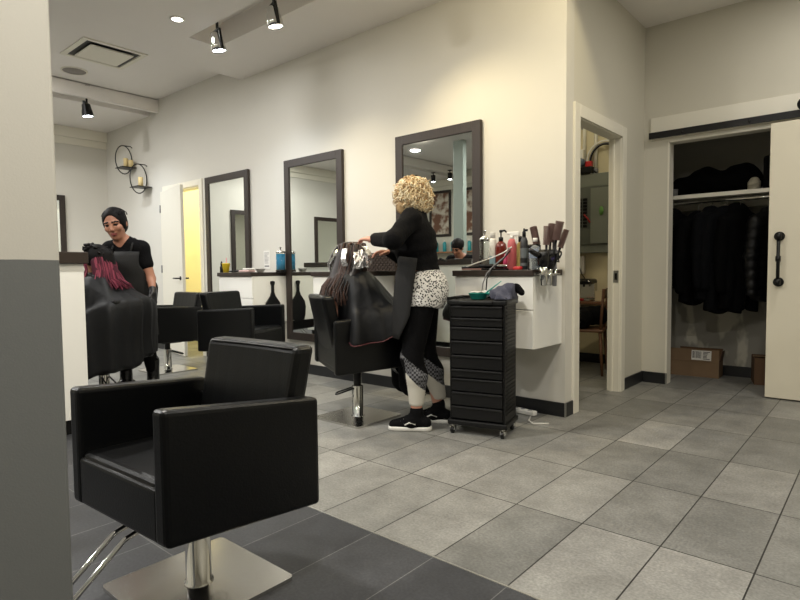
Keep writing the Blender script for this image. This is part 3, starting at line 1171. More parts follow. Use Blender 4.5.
def pump(z, m):
    q = MB()
    q.lathe([(.016, z), (.016, z + .02), (.005, z + .022), (.005, z + .045), (.012, z + .046), (.012, z + .058), (.004, z + .06)], n=14)
    q.tube([(0, 0, z + .054), (.03, 0, z + .055), (.042, 0, z + .046)], .0055, 8)
    return ('pump', q, m)


y1, y2 = YF + .2, YF + .1
MAMB = mat('amber_glass', (98, 32, 22), .15, noise=.2, spec=.6)
bottle('glass_jar', 'clear glass disinfectant jar with metal lid near the mirror frame', atpx(485, y1), y1, [(.033, 0), (.037, .01), (.037, .155), (.03, .165), (.028, .165), (.034, .15), (.034, .012), (.001, .008)], MGLASS, 'jar',
       [(.04, .165), (.04, .172), (.02, .19), (.006, .195), (.006, .205), (.011, .208), (.011, .218), (.004, .222)], MCHR)
bottle('spray_can', 'slim white hairspray can beside the glass jar', atpx(493, y1 - .04), y1 - .04, [(.02, 0), (.024, .004), (.024, .16), (.02, .17)], mat('white_can', (226, 224, 216), .3, .1), 'spray can',
       [(.018, .17), (.018, .2), (.015, .205)], mat('pale_grey_cap', (205, 203, 196), .4), [('label_print', MB().lathe([(.0243, .03), (.0243, .075)], n=20, cap=False), mat('pale_blue_print', (140, 170, 182), .4))])
bottle('pump_bottle', 'dark amber pump bottle with black pump head', atpx(501, y1 - .02), y1 - .02, [(.036, 0), (.041, .006), (.041, .12), (.035, .14), (.014, .155)], MAMB, extra=[pump(.155, MBLK)])
bottle('spray_bottle', 'matte pink spray bottle before the amber pump bottle', atpx(512, y2 - .01), y2 - .01, [(.026, 0), (.03, .004), (.03, .135), (.024, .152), (.014, .16)], mat('dusty_pink', (180, 88, 90), .45),
       cap=[(.013, .16), (.013, .175)], capm=MWHITE, extra=[('trigger_head', MB().b2((-.012, -.01, .174), (.055, .01, .196), .004).b2((-.035, -.008, .182), (-.01, .008, .196), .003).tube([(.03, 0, .178), (.024, 0, .15), (.032, 0, .135)], .004, 6), MWHITE)])
bottle('oil_bottle', 'clear pale yellow oil bottle behind the black spray', atpx(520, y1 - .05), y1 - .05, [(.022, 0), (.025, .004), (.025, .12), (.02, .135), (.01, .145)], mat('pale_amber_oil', (214, 196, 130), .1, trans=.6),
       cap=[(.012, .145), (.012, .175)], capm=MBLK)
bottle('black_spray_bottle', 'slim black spray bottle with grey lettering, centre of cabinet', atpx(524, y2), y2, [(.022, 0), (.025, .004), (.025, .145), (.018, .16), (.011, .168)], mat('charcoal_bottle', (40, 42, 44), .35),
       cap=[(.012, .168), (.012, .19), (.006, .2), (.006, .21)], capm=MBLK, extra=[('nozzle', MB().tube([(0, 0, .2), (.026, -.002, .2)], .006, 8), MBLK), ('label_print', MB().lathe([(.0253, .02), (.0253, .035)], n=20, cap=False).lathe([(.0253, .06), (.0253, .11)], n=20, cap=False), mat('grey_print', (92, 98, 100), .5))])
bottle('water_bottle', 'clear plastic water bottle with blue label', atpx(535, y2 - .02), y2 - .02, [(.036, 0), (.04, .006), (.037, .03), (.04, .05), (.04, .09), (.03, .11), (.013, .122)], mat('clear_plastic', (214, 222, 226), .08, trans=.75),
       cap=[(.015, .14), (.015, .158)], capm=MWHITE, extra=[('label_wrap', MB().lathe([(.0335, .058), (.0335, .1)], n=20, cap=False), mat('blue_label', (86, 118, 176), .4))])
bottle('product_jar', 'black squat jar with lid behind the water bottle', atpx(534, y1), y1, [(.04, 0), (.042, .004), (.042, .09)], MBLKG, 'jar', [(.044, .09), (.044, .125), (.04, .13)], MBLK)
bottle('product_tube', 'small magenta tube standing beside the pink spray bottle', atpx(506, y2 + .04), y2 + .04, [(.017, 0), (.017, .03), (.019, .035), (.01, .085)], mat('magenta_tube', (190, 60, 100), .4), 'tube', [(.014, 0), (.014, .02)], MWHITE)
o = thing('clipper_guard', 'small red plastic clipper guard at the cabinet front edge', 'clipper guard', (atpx(518, YF + .03), YF + .03, CT))
MB().box((0, 0, .012), (.055, .03, .022), .006).obj('shell', MRED, o)
MB().box((0, -.018, .01), (.05, .008, .016), .002).obj('comb_teeth', MRED, o)
o = thing('hair_straightener', 'white-handled straightener lying on the cabinet, left end', 'hair tool', (atpx(470, YF + .12), YF + .12, CT), .3)
MB().tube([(-.06, 0, .018), (.11, 0, .024)], [.009, .015], 10).obj('upper_arm', MBLK, o)
MB().tube([(-.06, 0, .009), (.11, 0, .01)], [.008, .01], 10).obj('lower_arm', mat('rose_plastic', (206, 160, 150), .4), o)
o = thing('iron_rest', 'black silicone heat mat holding a curling iron', 'heat mat', (atpx(497, YF + .07), YF + .07, CT), .1)
MB().box((0, 0, .006), (.19, .11, .012), .005).obj('mat', MBLKC, o)
ci = thing('curling_iron', 'dark curling iron lying on the black heat mat', 'hair tool', (atpx(497, YF + .07), YF + .07, CT + .0125), .15)
MB().tube([(-.03, 0, .014), (.09, 0, .014)], .012, 10).obj('barrel', MCHR, ci)
MB().tube([(-.13, 0, .017), (-.03, 0, .015)], [.014, .016], 10).obj('handle', MBLK, ci)
# cords run from the cabinet down to the trolley
for nm, lab, m_, P in (('extension_cable', 'white cord looping over the cabinet bottles to the left', MWHITE, [(atpx(462, YF + .12), YF + .12, CT + .012), (atpx(472, YF + .1), YF + .1, CT + .04), (atpx(492, YF + .06), YF + .06, CT + .085), (atpx(503, YF + .05), YF + .05, CT + .115), (atpx(511, YF + .05), YF + .06, CT + .155)]),
                       ('extension_cable', 'grey cord hanging over the cabinet front, left strand', MGREY, [(atpx(509, YF + .05), YF + .05, CT + .15), (atpx(505, YF + .03), YF + .03, CT + .09), (atpx(494, YF + .0), YF, CT + .03), (atpx(487, YF - .03), YF - .03, CT - .02), (atpx(483, YF - .04), YF - .04, CT - .09), (atpx(482, YF - .05), YF - .05, CT - .15), (atpx(484, YF - .05), YF - .05, .838)]),
                       ('extension_cable', 'black cord hanging over the cabinet front, right strand', MBLK, [(atpx(510, YF + .04), YF + .045, CT + .13), (atpx(503, YF + .02), YF + .02, CT + .07), (atpx(492, YF - .02), YF - .02, CT + .01), (atpx(487, YF - .04), YF - .04, CT - .06), (atpx(486, YF - .06), YF - .06, CT - .14), (atpx(487, YF - .06), YF - .06, .838)])):
    tag(MB().tube(P, .0045, 8).obj(nm, m_), lab, 'cord', 'cords on the crowded cabinet')
BS = 1.0
# brush pot and tool holder at the right end
bx_ = atpx(546, YF + .12)
o = thing('brush_pot', 'black pot bristling with round brushes at the cabinet end', 'pot', (bx_, YF + .12, CT))
MB().lathe([(.04, 0), (.05, .006), (.056, .13), (.053, .13), (.046, .01), (.001, .008)], n=20).obj('pot_wall', MBLK, o)
random.seed(11)
MBRIS = mat('brown_bristles', (124, 98, 92), .8, bump=1, bscale=300)
BL = ['thick round brush leaning left out of the black pot', 'round brush upright in the black pot, purple-brown bristles', 'round brush at the back of the pot', 'tallest brush of the black pot, leaning right', 'flat black brush behind the pot rim']
for i, (dx, dy, tx, ty, hh, r_) in enumerate(((-.03, 0, -.26, .05, .25, .022), (.008, -.02, .05, -.05, .24, .02), (0, .03, .02, .14, .26, .022), (.03, .0, .22, .0, .27, .025), (.035, .03, .3, .15, .23, .018))):
    M = Matrix.Translation((bx_ + dx, YF + .12 + dy, CT + .012)) @ Vector((tx, ty, 1)).to_track_quat('Z', 'Y').to_matrix().to_4x4()
    q = thing('round_brush', BL[i], 'brush', (0, 0, 0), 0, 'brushes in the black pot')
    q.matrix_world = M @ Matrix.Scale(1.14, 4)
    MB().lathe([(.006, 0), (.008, .05), (.007, hh - .11)], n=10).obj('handle', MBLK, q)
    m = MB()
    for j in range(18):
        z = hh - .11 + j * .006
        m.lathe([(r_ * .82, z), (r_, z + .0018), (r_ * .98, z + .0034), (r_ * .82, z + .0052)], n=16)
    m.obj('bristles', MBRIS, q)
hx = XS - .016
tl = thing('tool_holder', 'chrome tool holder bracket with rings at cabinet right end', 'holder', (hx, YF + .12, CT - .03))
m = MB()
m.b2((-.004, -.1, -.012), (.002, .12, .012), .002)
for yy in (-.07, .0, .08):
    m.tube([(.045 + .038 * math.cos(a * PI / 8), yy + .034 * math.sin(a * PI / 8), 0) for a in range(16)], .0045, 6, closed=True)
m.obj('rings', MCHR, tl)


def dryer(label, dy, m_, rz, tilt):
    o = thing('hair_dryer', label, 'hair dryer', (hx + .045, YF + .12 + dy, CT - .03), rz, 'hair dryers in the holder')
    m = MB()
    m.lathe([(.019, -.075), (.024, -.07), (.028, 0), (.03, .05)], n=18)
    m.obj('nozzle', MCHR, o)
    m = MB()
    m.lathe([(.03, .05), (.036, .065), (.04, .1), (.038, .135), (.03, .15), (.012, .155)], n=20)
    m.obj('barrel', m_, o)
    m = MB()
    m.tube([(-.02, 0, .115), (-.07, 0, .13), (-.125, 0, .155)], [.018, .017, .015], 12)
    m.obj('handle', m_, o)
    return o


dryer('black hair dryer nose-down in the holder, nearest the front', -.07, MBLKG, 1.3, 0)
dryer('dark blue hair dryer nose-down in the middle holder ring', .0, mat('deep_violet_plastic', (44, 36, 92), .3), -1.5, 0)
ir = thing('curling_wand', 'grey curling wand upright in the last holder ring', 'hair tool', (hx + .05, YF + .2, CT - .03))
MB().lathe([(.012, -.08), (.015, -.075), (.017, .04), (.014, .05), (.014, .22), (.01, .225)], n=14).obj('barrel', MGREY, ir)
MB().lathe([(.0175, -.01), (.019, 0), (.0175, .03)], n=14).obj('collar', MCHR, ir)
cc = MB()
random.seed(5)
for j in range(7):
    P = []
    ph, rr = random.uniform(0, 6), random.uniform(.028, .05)
    cx, cy, cz = random.uniform(-.01, .03), random.uniform(-.05, .08), random.uniform(.04, .11)
    for a in range(20):
        P.append((.05 + cx + rr * math.cos(a * .7 + ph) * .5, cy + rr * math.sin(a * .7 + ph), cz + rr * .6 * math.cos(a * .9 + ph * 2)))
    cc.tube(P, .005, 6)
o = cc.obj('coiled_cords', MBLK, None, (hx, YF + .12, CT))
tag(o, 'tangle of black coiled cords hanging on the tool holder', 'cord')
o = thing('power_strip', 'white power strip lying on floor behind the trolley', 'power strip', (-2.03, 3.68, 0), -.15)
MB().box((0, 0, .018), (.28, .05, .034), .008).obj('housing', MWHITE, o)
for i in range(4):
    MB().lathe([(.016, .0352), (.016, .0365), (.012, .0365)], (-.09 + i * .06, 0, 0), 14).obj('socket', MGREY, o)
tag(MB().tube([(-1.9, 3.6, .006), (-1.86, 3.5, .006), (-1.80, 3.45, .006), (-1.72, 3.52, .006)], .006, 8).obj('floor_cord', MWHITE), 'short white cord end on floor by black baseboard', 'cord')
tag(MB().tube([(-2.52, 3.72, .62), (-2.5, 3.7, .45), (-2.535, 3.7, .3), (-2.49, 3.7, .16), (-2.5, 3.66, .02)], .004, 8).obj('hanging_cable', MBLK), 'thin black cord hanging below mirror by stylist legs', 'cord')

# ------------------------------------------------------------------ left and middle cabinet things
yb = YW - .2
yb_ = YW - .09
xj = atpx(281.5, yb_)
o = thing('disinfectant_jar', 'tall glass jar of bright blue disinfectant with chrome lid', 'jar', (xj, yb_, CT))
MB().lathe([(.05, 0), (.05, .02), (.047, .022), (.047, .195), (.045, .2)], n=24).obj('glass', MGLASS, o)
MB().lathe([(.044, .022), (.044, .185)], n=24).obj('blue_liquid', mat('blue_disinfectant', (66, 158, 200), .15, spec=.6), o)
MB().lathe([(.05, .2), (.05, .212), (.02, .222), (.006, .226), (.006, .245), (.011, .25), (.008, .262)], n=24).obj('lid', MCHR, o)
MB().lathe([(.052, 0), (.052, .022), (.049, .024)], n=24).obj('base_ring', MBLK, o)
yb2 = YW - .3
o = thing('yellow_cup', 'yellow paper cup with pink straw on left cabinet', 'cup', (atpx(227, yb2), yb2, CT))
MB().lathe([(.03, 0), (.042, .09), (.044, .093), (.04, .09), (.028, .004), (.001, .003)], n=20).obj('wall', pattern_material('yellow_cup_print', (40, 36, 20), (232, 200, 40), 26, lo=.18, hi=.25), o)
MB().lathe([(.045, .092), (.045, .1), (.02, .104)], n=20).obj('lid', mat('yellow_lid', (226, 196, 60), .4), o)
MB().tube([(.0, 0, .02), (.008, 0, .16)], .004, 8).obj('straw', mat('pink_straw', (220, 120, 130), .4), o)
bottle('small_dropper_bottle', 'little black dropper bottle at far left of left cabinet', atpx(222.5, yb2), yb2, [(.018, 0), (.02, .004), (.02, .06), (.012, .075)], MBLK, 'bottle', [(.012, .075), (.012, .1), (.005, .125)], MBLK, group='things on the left cabinet')
o = thing('hairbrush', 'black hairbrush lying on the left cabinet top', 'brush', (atpx(237, yb2), yb2, CT), .3)
MB().tube([(-.1, 0, .012), (0, 0, .014)], [.008, .01], 10).obj('handle', MBLK, o)
MB().box((.05, 0, .016), (.1, .05, .024), .01).obj('bristle_head', MBLK, o)
o = thing('towel_stack', 'folded pink and white towels on left cabinet', 'towel', (atpx(246, yb2), yb2 + .02, CT), .1)
MB().box((0, 0, .012), (.16, .1, .022), .01).obj('pink_towel', mat('pale_pink_towel', (206, 176, 172), .9, bump=.5), o)
MB().box((.03, 0, .034), (.1, .09, .02), .009).obj('white_towel', mat('white_towel', (226, 224, 218), .9, bump=.5), o)
o = thing('white_bowl', 'small white tint bowl beside folded towels on left cabinet', 'bowl', (atpx(261, yb2), yb2, CT))
MB().lathe([(.03, 0), (.05, .035), (.053, .036), (.046, .034), (.028, .004), (.001, .003)], n=20).obj('wall', MWHITE, o)
nt_ = thing('wall_notice', 'small white printed notice on wall left of the blue jar', 'notice', (atpx(268, YW), YW, 1.19))
MB().b2((-.055, -.004, -.11), (.055, -.0005, .09)).obj('paper', MWHITE, nt_)
m = MB()
random.seed(2)
for i in range(9):
    m.b2((-.042, -.0052, .065 - i * .014), (-.042 + random.uniform(.05, .084), -.0042, .069 - i * .014))
m.b2((-.042, -.0052, -.085), (.04, -.0042, -.072))
m.obj('printed_lines', mat('grey_ink', (120, 120, 122), .7), nt_)
o = thing('hair_clipper', 'black hair clipper hanging at the left end of left cabinet', 'clipper', (-5.46, YW - .36, .98))
MB().box((0, 0, -.09), (.035, .04, .16), .012).obj('body', MBLK, o)
MB().box((0, 0, .002), (.03, .034, .03), .004).obj('blade', MCHR, o)
# hand mirror on the side of the left cabinet
o = thing('hand_mirror', 'black paddle-shaped hand mirror hung on left cabinet side', 'hand mirror', (-4.835 + .012, YW - .19, .9), PI / 2)
P = [(.0, .055), (.022, .05), (.025, .03), (.014, .005), (.015, -.06), (.03, -.1), (.085, -.17), (.098, -.23), (.09, -.32), (.075, -.37), (0, -.38)]
out = [(x, z) for x, z in P] + [(-x, z) for x, z in P[::-1][1:-1]]
m = MB()
vs = [(x, -.009, z) for x, z in out] + [(x, .007, z) for x, z in out]
n_ = len(out)
m.add(vs, [tuple(range(n_)), tuple(range(n_, 2 * n_))[::-1]] + [(i, (i + 1) % n_, n_ + (i + 1) % n_, n_ + i) for i in range(n_)])
m.obj('paddle', MBLK, o)
MB().lathe([(.006, 0), (.006, .014)], M=Matrix.Translation((0, .006, .03)) @ Matrix.Rotation(PI / 2, 4, 'X'), n=10).obj('hook', MCHR, o)
# woven basket on the middle cabinet
xk = atpx(388, yb)
o = thing('wicker_basket', 'dark brown woven basket on the cabinet behind client', 'basket', (xk, yb, CT))
m = MB()
MWK = mat('dark_wicker', (48, 36, 28), .7, noise=.4, nscale=60)
for j in range(7):
    for i in range(16):
        x = -.15 + i * .02
        off = .003 if (i + j) % 2 else -.003
        m.box((x, -.085 + off, .012 + j * .02), (.019, .008, .018), .003)
        m.box((x, .085 - off, .012 + j * .02), (.019, .008, .018), .003)
    for i in range(8):
        y = -.07 + i * .02
        off = .003 if (i + j) % 2 else -.003
        m.box((-.158 + off, y, .012 + j * .02), (.008, .019, .018), .003)
        m.box((.158 - off, y, .012 + j * .02), (.008, .019, .018), .003)
m.b2((-.158, -.088, .0), (.158, .088, .006), .002)
for p, q in (((-.154, -.082, .004), (.154, -.078, .145)), ((-.154, .078, .004), (.154, .082, .145)), ((-.154, -.08, .004), (-.15, .08, .145)), ((.15, -.08, .004), (.154, .08, .145))):
    m.b2(p, q)
m.obj('woven_wall', MWK, o)
MB().tube([(-.16, -.088, .146), (.16, -.088, .146), (.16, .088, .146), (-.16, .088, .146)], .007, 8, closed=True).obj('rim', MWK, o)
xq = atpx(330, yb2)
# wall sconces with candles
MCAN = mat('cream_candle', (228, 206, 150), .6)
for i, (px, z, lab) in enumerate(((129, 2.545, 'upper black ring candle shelf on the far left wall'), (143, 2.23, 'lower black ring candle shelf nearer the white door'))):
    x = atpx(px + 2, YW - .1)
    o = thing('candle_shelf', lab, 'wall shelf', (x, YW, z), 0, 'ring candle shelves')
    R_ = .2
    MB().tube([(-.16, -.1 + R_ * 0 + 0, .1)] and [(-.02 + .0, -.125 + .115 * math.cos(a * PI / 16), .12 + R_ * math.sin(a * PI / 16)) for a in range(32)], .0075, 8, closed=True).obj('ring', MBLKM, o)
    MB().b2((-.1, -.215, -.006), (.13, -.012, .006), .002).obj('plate', MBLKM, o)
    MB().tube([(-.02, -.125, .32), (-.02, -.02, .32), (-.02, -.0, .3)], .0065, 8).obj('wall_arm', MBLKM, o)
    for q, (dx, dy, hh) in enumerate(((.01, -.11, .13), (.08, -.07, .1))[:2 if i == 0 else 1]):
        c_ = thing('pillar_candle', ('cream pillar candle on upper ring shelf, taller one', 'short cream candle on upper ring shelf')[q] if i == 0 else 'cream pillar candle on lower ring shelf', 'candle', (x + dx, YW + dy, z + .0065), 0, 'candles on the ring shelves')
        MB().lathe([(.032, 0), (.032, hh), (.026, hh + .003), (.001, hh - .004)], n=18).obj('wax', MCAN, c_)
        MB().tube([(0, 0, hh - .004), (.002, 0, hh + .012)], .0025, 6).obj('wick', MBLK, c_)
o = thing('towel_ring', 'chrome towel ring on the yellow room wall', 'towel ring', (-6.85, 5.5, .93))
MB().tube([(.0 + .08 * math.cos(a * PI / 12), -.03, -.06 + .08 * math.sin(a * PI / 12)) for a in range(24)], .006, 8, closed=True).obj('ring', MGREY, o)
MB().lathe([(.02, 0), (.02, .03)], M=Matrix.Translation((0, 0, .02)) @ Matrix.Rotation(PI / 2, 4, 'X'), n=12).obj('mount', MGREY, o)

# ------------------------------------------------------------------ the closet
CSZ = 1.722
sh = thing('closet_shelf', 'white shelf board across the closet above hanging coats', 'shelf', (-.71, 5.95, CSZ))
MB().b2((-1.01, -.2, -.036), (1.0, .248, 0), .002).obj('board', MTRIM, sh)
MB().b2((-1.01, .2, -.11), (1.0, .248, -.037), .002).obj('cleat', MTRIM, sh)
rod = thing('closet_rod', 'bright metal hanging rod under the closet shelf', 'rod', (-.71, 5.82, 1.655))
MB().tube([(-1.01, 0, 0), (1.0, 0, 0)], .0165, 14).obj('tube', MCHR, rod)
for x in (-1.005, .99):
    MB().lathe([(.03, -.006), (.03, .006)], M=Matrix.Translation((x, 0, 0)) @ Matrix.Rotation(PI / 2, 4, 'Y'), n=16).obj('flange', MWHITE, rod)
MCOAT = [mat('black_coat_cloth', (5, 5, 6), .9, bump=.4, bscale=30, spec=.08), mat('navy_coat_cloth', (6, 7, 10), .85, bump=.3, bscale=30, spec=.1), mat('black_puffer_nylon', (6, 6, 8), .5, bump=.2, bscale=40, spec=.3)]


def coat(label, x, rz, top, bot, m, wid=.22, hood=False, puff=False, sleeve=None, tagged=False):
    o = thing('hanging_coat', label, 'coat', (x, 5.82, 0), rz, 'dark coats hanging in the closet')
    B = Blob()
    sh_ = top - .06
    B.cone(V3(0, -wid * .72, sh_ - .05), .04, V3(0, 0, sh_ + .01), .05, k=.05).cone(V3(0, wid * .72, sh_ - .05), .045, V3(0, 0, sh_ + .01), .05, k=.05)
    for s in (-.62, 0, .62):
        B.cone(V3(0, s * wid * .7, sh_ - .06), .05, V3(0, s * wid * .95, bot - .08), .055, k=.06)
    for s in (-1, 1):
        B.cone(V3(0, s * wid * .74, sh_ - .06), .055, V3(.01, s * (wid * .95), sh_ - .36), .05, k=.03)
        B.cone(V3(.01, s * (wid * .95), sh_ - .36), .05, V3(.02, s * (wid * .93), max(bot + .08, sh_ - .66)), .042, k=.02)
    if hood:
        B.ell(V3(-.05, 0, sh_ + .02), V3(.07, .11, .1), k=.04)
    else:
        B.cone(V3(0, -.05, sh_ + .03), .03, V3(0, .05, sh_ + .03), .03, k=.03)
    B.clip(lambda X, Y, Z: bot - Z + .015 * np.sin(30 * Y) + 0 * X)
    if puff:
        dsp = lambda X, Y, Z: -.011 * np.abs(np.sin(Z * PI / .085)) + 0 * X * Y
    else:
        dsp = lambda X, Y, Z: .007 * np.sin(42 * Y + 3 * np.sin(5 * Z)) * np.clip((sh_ - Z) * 2.5, 0, 1) + 0 * X
    B.build('shell', m, o, h=.011, disp=dsp)
    MB().b2((.086, -.004, bot + .06), (.094, .004, sh_ - .08), .001).obj('zip', MBLKG, o)
    hg = MB()
    hz = sh_ + .045
    hg.tube([(0, -wid * .74, hz - .075), (0, 0, hz), (0, wid * .74, hz - .075)], .006, 8)
    P = [(0, 0, hz)] + [(0, 0, 1.66 - .045)] + [(0, .022 * math.sin(a * PI / 6), 1.64 + .022 * -math.cos(a * PI / 6)) for a in range(1, 9)]
    hg.tube(P, .0028, 6)
    hg.obj('hanger', MCHR, o)
    if tagged:
        MB().b2((.055, -.05, sh_ - .05), (.062, -.03, sh_ - .02)).b2((.06, .03, sh_ - .13), (.066, .055, sh_ - .10)).b2((.05, .02, sh_ - .02), (.056, .04, sh_ + .01)).obj('paper_tag', MWHITE, o)
    return o


coat('black long coat at the far left of the closet rod', -1.58, -.5, 1.60, .86, MCOAT[0], .21)
coat('black coat with small white tags, second from the left jamb', -1.36, -.8, 1.56, .71, MCOAT[0], .2, tagged=True)
coat('navy zip jacket squeezed behind the tagged coat', -1.255, -.45, 1.6, .74, MCOAT[1], .2)
coat('plain black coat in the middle of the closet rod', -1.145, -.75, 1.59, .64, MCOAT[1], .21)
coat('black hooded padded coat, right of the middle coat', -1.02, -.8, 1.57, .66, MCOAT[0], .2, hood=True)
coat('black quilted puffer jacket next to the barn door edge', -.80, -.7, 1.55, .76, MCOAT[2], .19, puff=True)
coat('black long coat half hidden behind the barn door edge', -.66, -.4, 1.58, .32, MCOAT[0], .2)
B = Blob()
for a, ra, b, rb in ((V3(-.3, 0, .09), .09, V3(-.1, .02, .12), .11), (V3(-.08, 0, .16), .1, V3(.05, .02, .1), .1), (V3(.05, 0, .1), .1, V3(.24, .02, .13), .12), (V3(.2, 0, .16), .09, V3(.3, 0, .08), .08)):
    B.cone(a, ra, b, rb, k=.06)
B.clip(lambda X, Y, Z: .003 - Z + 0 * X * Y)
o = B.build('folded_coat', MCOAT[0], None, h=.01, disp=lambda X, Y, Z: .006 * np.sin(40 * X + 25 * Z) * np.cos(30 * Y) + 0 * X)
o.location = (-1.25, 5.93, CSZ)
tag(o, 'black padded coat bundled along the closet shelf', 'coat')
o = thing('tote_bag', 'black tote bag with white trim on shelf behind barn door', 'bag', (-.76, 5.93, CSZ))
MB().b2((-.1, -.09, .002), (.16, .09, .29), .02).obj('body', MBLKC, o)
MB().b2((-.103, -.04, .07), (-.099, .0, .26)).b2((-.05, -.094, .03), (-.02, -.0885, .28)).obj('white_strap', MWHITE, o)
MB().tube([(-.06, -.06, .28), (-.04, -.06, .36), (.08, -.06, .36), (.1, -.06, .28)], .008, 8).obj('carry_strap', MBLKC, o)
bottle('lidded_tub', 'small pale domed tub on shelf beside the tote bag', -.925, 5.85, [(.05, 0), (.052, .004), (.05, .045)], mat('pale_tub', (176, 170, 152), .5), 'tub', [(.052, .045), (.05, .07), (.035, .1), (.02, .112)], mat('pale_tub_lid', (190, 184, 166), .5), z=CSZ, group='things on the closet shelf')
bottle('glass_tumbler', 'small grey tumbler at far left of closet shelf', -1.575, 5.83, [(.03, 0), (.034, .07), (.031, .07), (.028, .005), (.001, .004)], MGREY, 'tumbler', z=CSZ, group='things on the closet shelf')


def carton(name, label, loc, rz, dx, dy, dz, m, lab=False, flaps=True, group='cardboard boxes on the closet floor'):
    o = thing(name, label, 'box', loc, rz, group)
    q = MB()
    t_ = .006
    q.b2((-dx / 2, -dy / 2, 0), (dx / 2, -dy / 2 + t_, dz)).b2((-dx / 2, dy / 2 - t_, 0), (dx / 2, dy / 2, dz)).b2((-dx / 2, -dy / 2 + t_, 0), (-dx / 2 + t_, dy / 2 - t_, dz)).b2((dx / 2 - t_, -dy / 2 + t_, 0), (dx / 2, dy / 2 - t_, dz)).b2((-dx / 2 + t_, -dy / 2 + t_, .0), (dx / 2 - t_, dy / 2 - t_, t_))
    q.b2((-dx / 2 + t_, -dy / 2 + t_, dz - .02), (dx / 2 - t_, dy / 2 - t_, dz - .012))
    q.obj('walls', m, o)
    if flaps:
        MB().b2((-dx / 2, -dy / 2 - .004, dz * .985), (dx / 2, -dy / 2 + .002, dz + .115), 0, M=Matrix.Translation((0, -dy / 2, dz)) @ Matrix.Rotation(-.12, 4, 'X') @ Matrix.Translation((0, dy / 2, -dz))).obj('front_flap', m, o)
        MB().b2((-dx / 2 + .08, dy / 2 - .006, dz), (dx / 2, dy / 2, dz + .11)).obj('back_flap', MCARD2, o)
        MB().b2((dx / 2 - .005, -dy / 2 + .02, dz), (dx / 2, dy / 2 - .02, dz + .1), 0, M=Matrix.Translation((dx / 2, 0, dz)) @ Matrix.Rotation(.2, 4, 'Y') @ Matrix.Translation((-dx / 2, 0, -dz))).obj('side_flap', MCARD2, o)
    else:
        MB().b2((-dx / 2, -.025, dz - .001), (dx / 2, .025, dz + .001)).b2((-.025, -dy / 2 - .001, dz * .55), (.025, -dy / 2 + .002, dz + .001)).obj('packing_tape', mat('packing_tape', (176, 140, 96), .3), o)
    if lab:
        a = Matrix.Translation((0, -dy / 2, dz)) @ Matrix.Rotation(-.12, 4, 'X')
        MB().b2((-.005, -.0085, .012), (.165, -.005, .105), M=a).obj('shipping_label', MWHITE, o)
        k = MB()
        random.seed(9)
        for i in range(14):
            k.b2((.004 + i * .0055, -.0098, .03), (.004 + i * .0055 + random.choice((.0015, .003)), -.0086, .095), M=a)
        for i in range(6):
            k.b2((.095, -.0098, .088 - i * .013), (.095 + random.uniform(.03, .062), -.0086, .094 - i * .013), M=a)
        k.obj('barcode_print', mat('black_ink', (40, 40, 40), .7), o)
    return o


carton('cardboard_box', 'open low cardboard box with shipping label on the closet floor', (-1.43, 6.06, 0), .03, .46, .2, .15, MCARD, True)
carton('cardboard_box', 'small closed cardboard box on closet floor beside barn door', (-.78, 6.02, 0), .25, .3, .26, .24, MCARD2, False, False)

# ------------------------------------------------------------------ utility room seen through the doorway
o = thing('electrical_panel', 'grey wall-mounted electrical panel with open cover in utility room', 'electrical panel', (-2.49, YB, 1.22))
MGP = mat('panel_grey_paint', (128, 132, 122), .45)
MB().b2((-.2, -.1, .0), (.24, -.002, .09), .006).obj('lower_gutter', MGP, o)
MB().b2((-.2, -.1, .72), (.24, -.002, .86), .006).obj('upper_gutter', MGP, o)
MB().b2((-.19, -.11, .09), (.2, -.002, .72), .004).obj('housing', mat('panel_dark_grey', (98, 102, 94), .45), o)
m = MB()
for j in range(9):
    for s in (-1, 1):
        m.b2((-.095 + s * .03 - .022, -.122, .28 + j * .036), (-.095 + s * .03 + .022, -.1095, .31 + j * .036), .002)
m.obj('breakers', MBLK, o)
MB().b2((.0, -.125, .1), (.19, -.111, .7), .003).obj('cover_door', MGP, o)
MB().lathe([(.03, -.002), (.03, .002)], M=Matrix.Translation((.12, -.127, .45)) @ Matrix.Rotation(PI / 2, 4, 'X') @ Matrix.Diagonal((.8, 1.6, 1, 1)), n=16).obj('green_sticker', mat('green_sticker', (110, 160, 84), .5), o)
MB().tube([(-.07, -.13, .42), (-.03, -.135, .38), (.0, -.135, .33)], .008, 6).obj('red_tag', MRED, o)
o = thing('cable_loop', 'coil of grey and black cable hanging above electrical panel', 'cable', (-2.36, YB - .06, 2.22))
for k, (rr, m_) in enumerate(((.17, MGREY), (.155, MBLK), (.19, MWHITE))):
    MB().tube([(rr * math.cos(a * PI / 16), -.012 * k, rr * 1.05 * math.sin(a * PI / 16)) for a in range(32)], .009, 8, closed=True).obj('cable_turn', m_, o)
MB().b2((-.2, -.05, -.06), (-.13, .0, .0), .006).obj('red_tie', MRED, o)
for i, (x, lab) in enumerate(((-2.6, 'leftmost white conduit pipe above the electrical panel'), (-2.47, 'second white conduit pipe above the electrical panel'), (-2.3, 'right-hand white conduit pipe above electrical panel'))):
    o = thing('conduit_pipe', lab, 'pipe', (x, YB - .035, 2.09), 0, 'conduits over the electrical panel')
    MB().lathe([(.02, 0), (.02, 1.1)], n=12).obj('pipe', MTRIM, o)
    MB().lathe([(.026, .0), (.026, .05)], n=12).b2((-.035, -.004, .5), (.035, .034, .52)).obj('collar', MGREY, o)
o = thing('junction_box', 'white junction box high on the utility wall', 'junction box', (-2.63, YB - .06, 2.25))
MB().b2((-.05, -.03, 0), (.04, .058, .11), .004).obj('box', MTRIM, o)
MB().b2((-.045, -.034, .005), (.035, -.0305, .105), .002).obj('cover', MWHITE, o)
o = thing('utility_meter', 'dark grey meter with blue dial over the electrical panel', 'meter', (-2.57, YB - .08, 2.09))
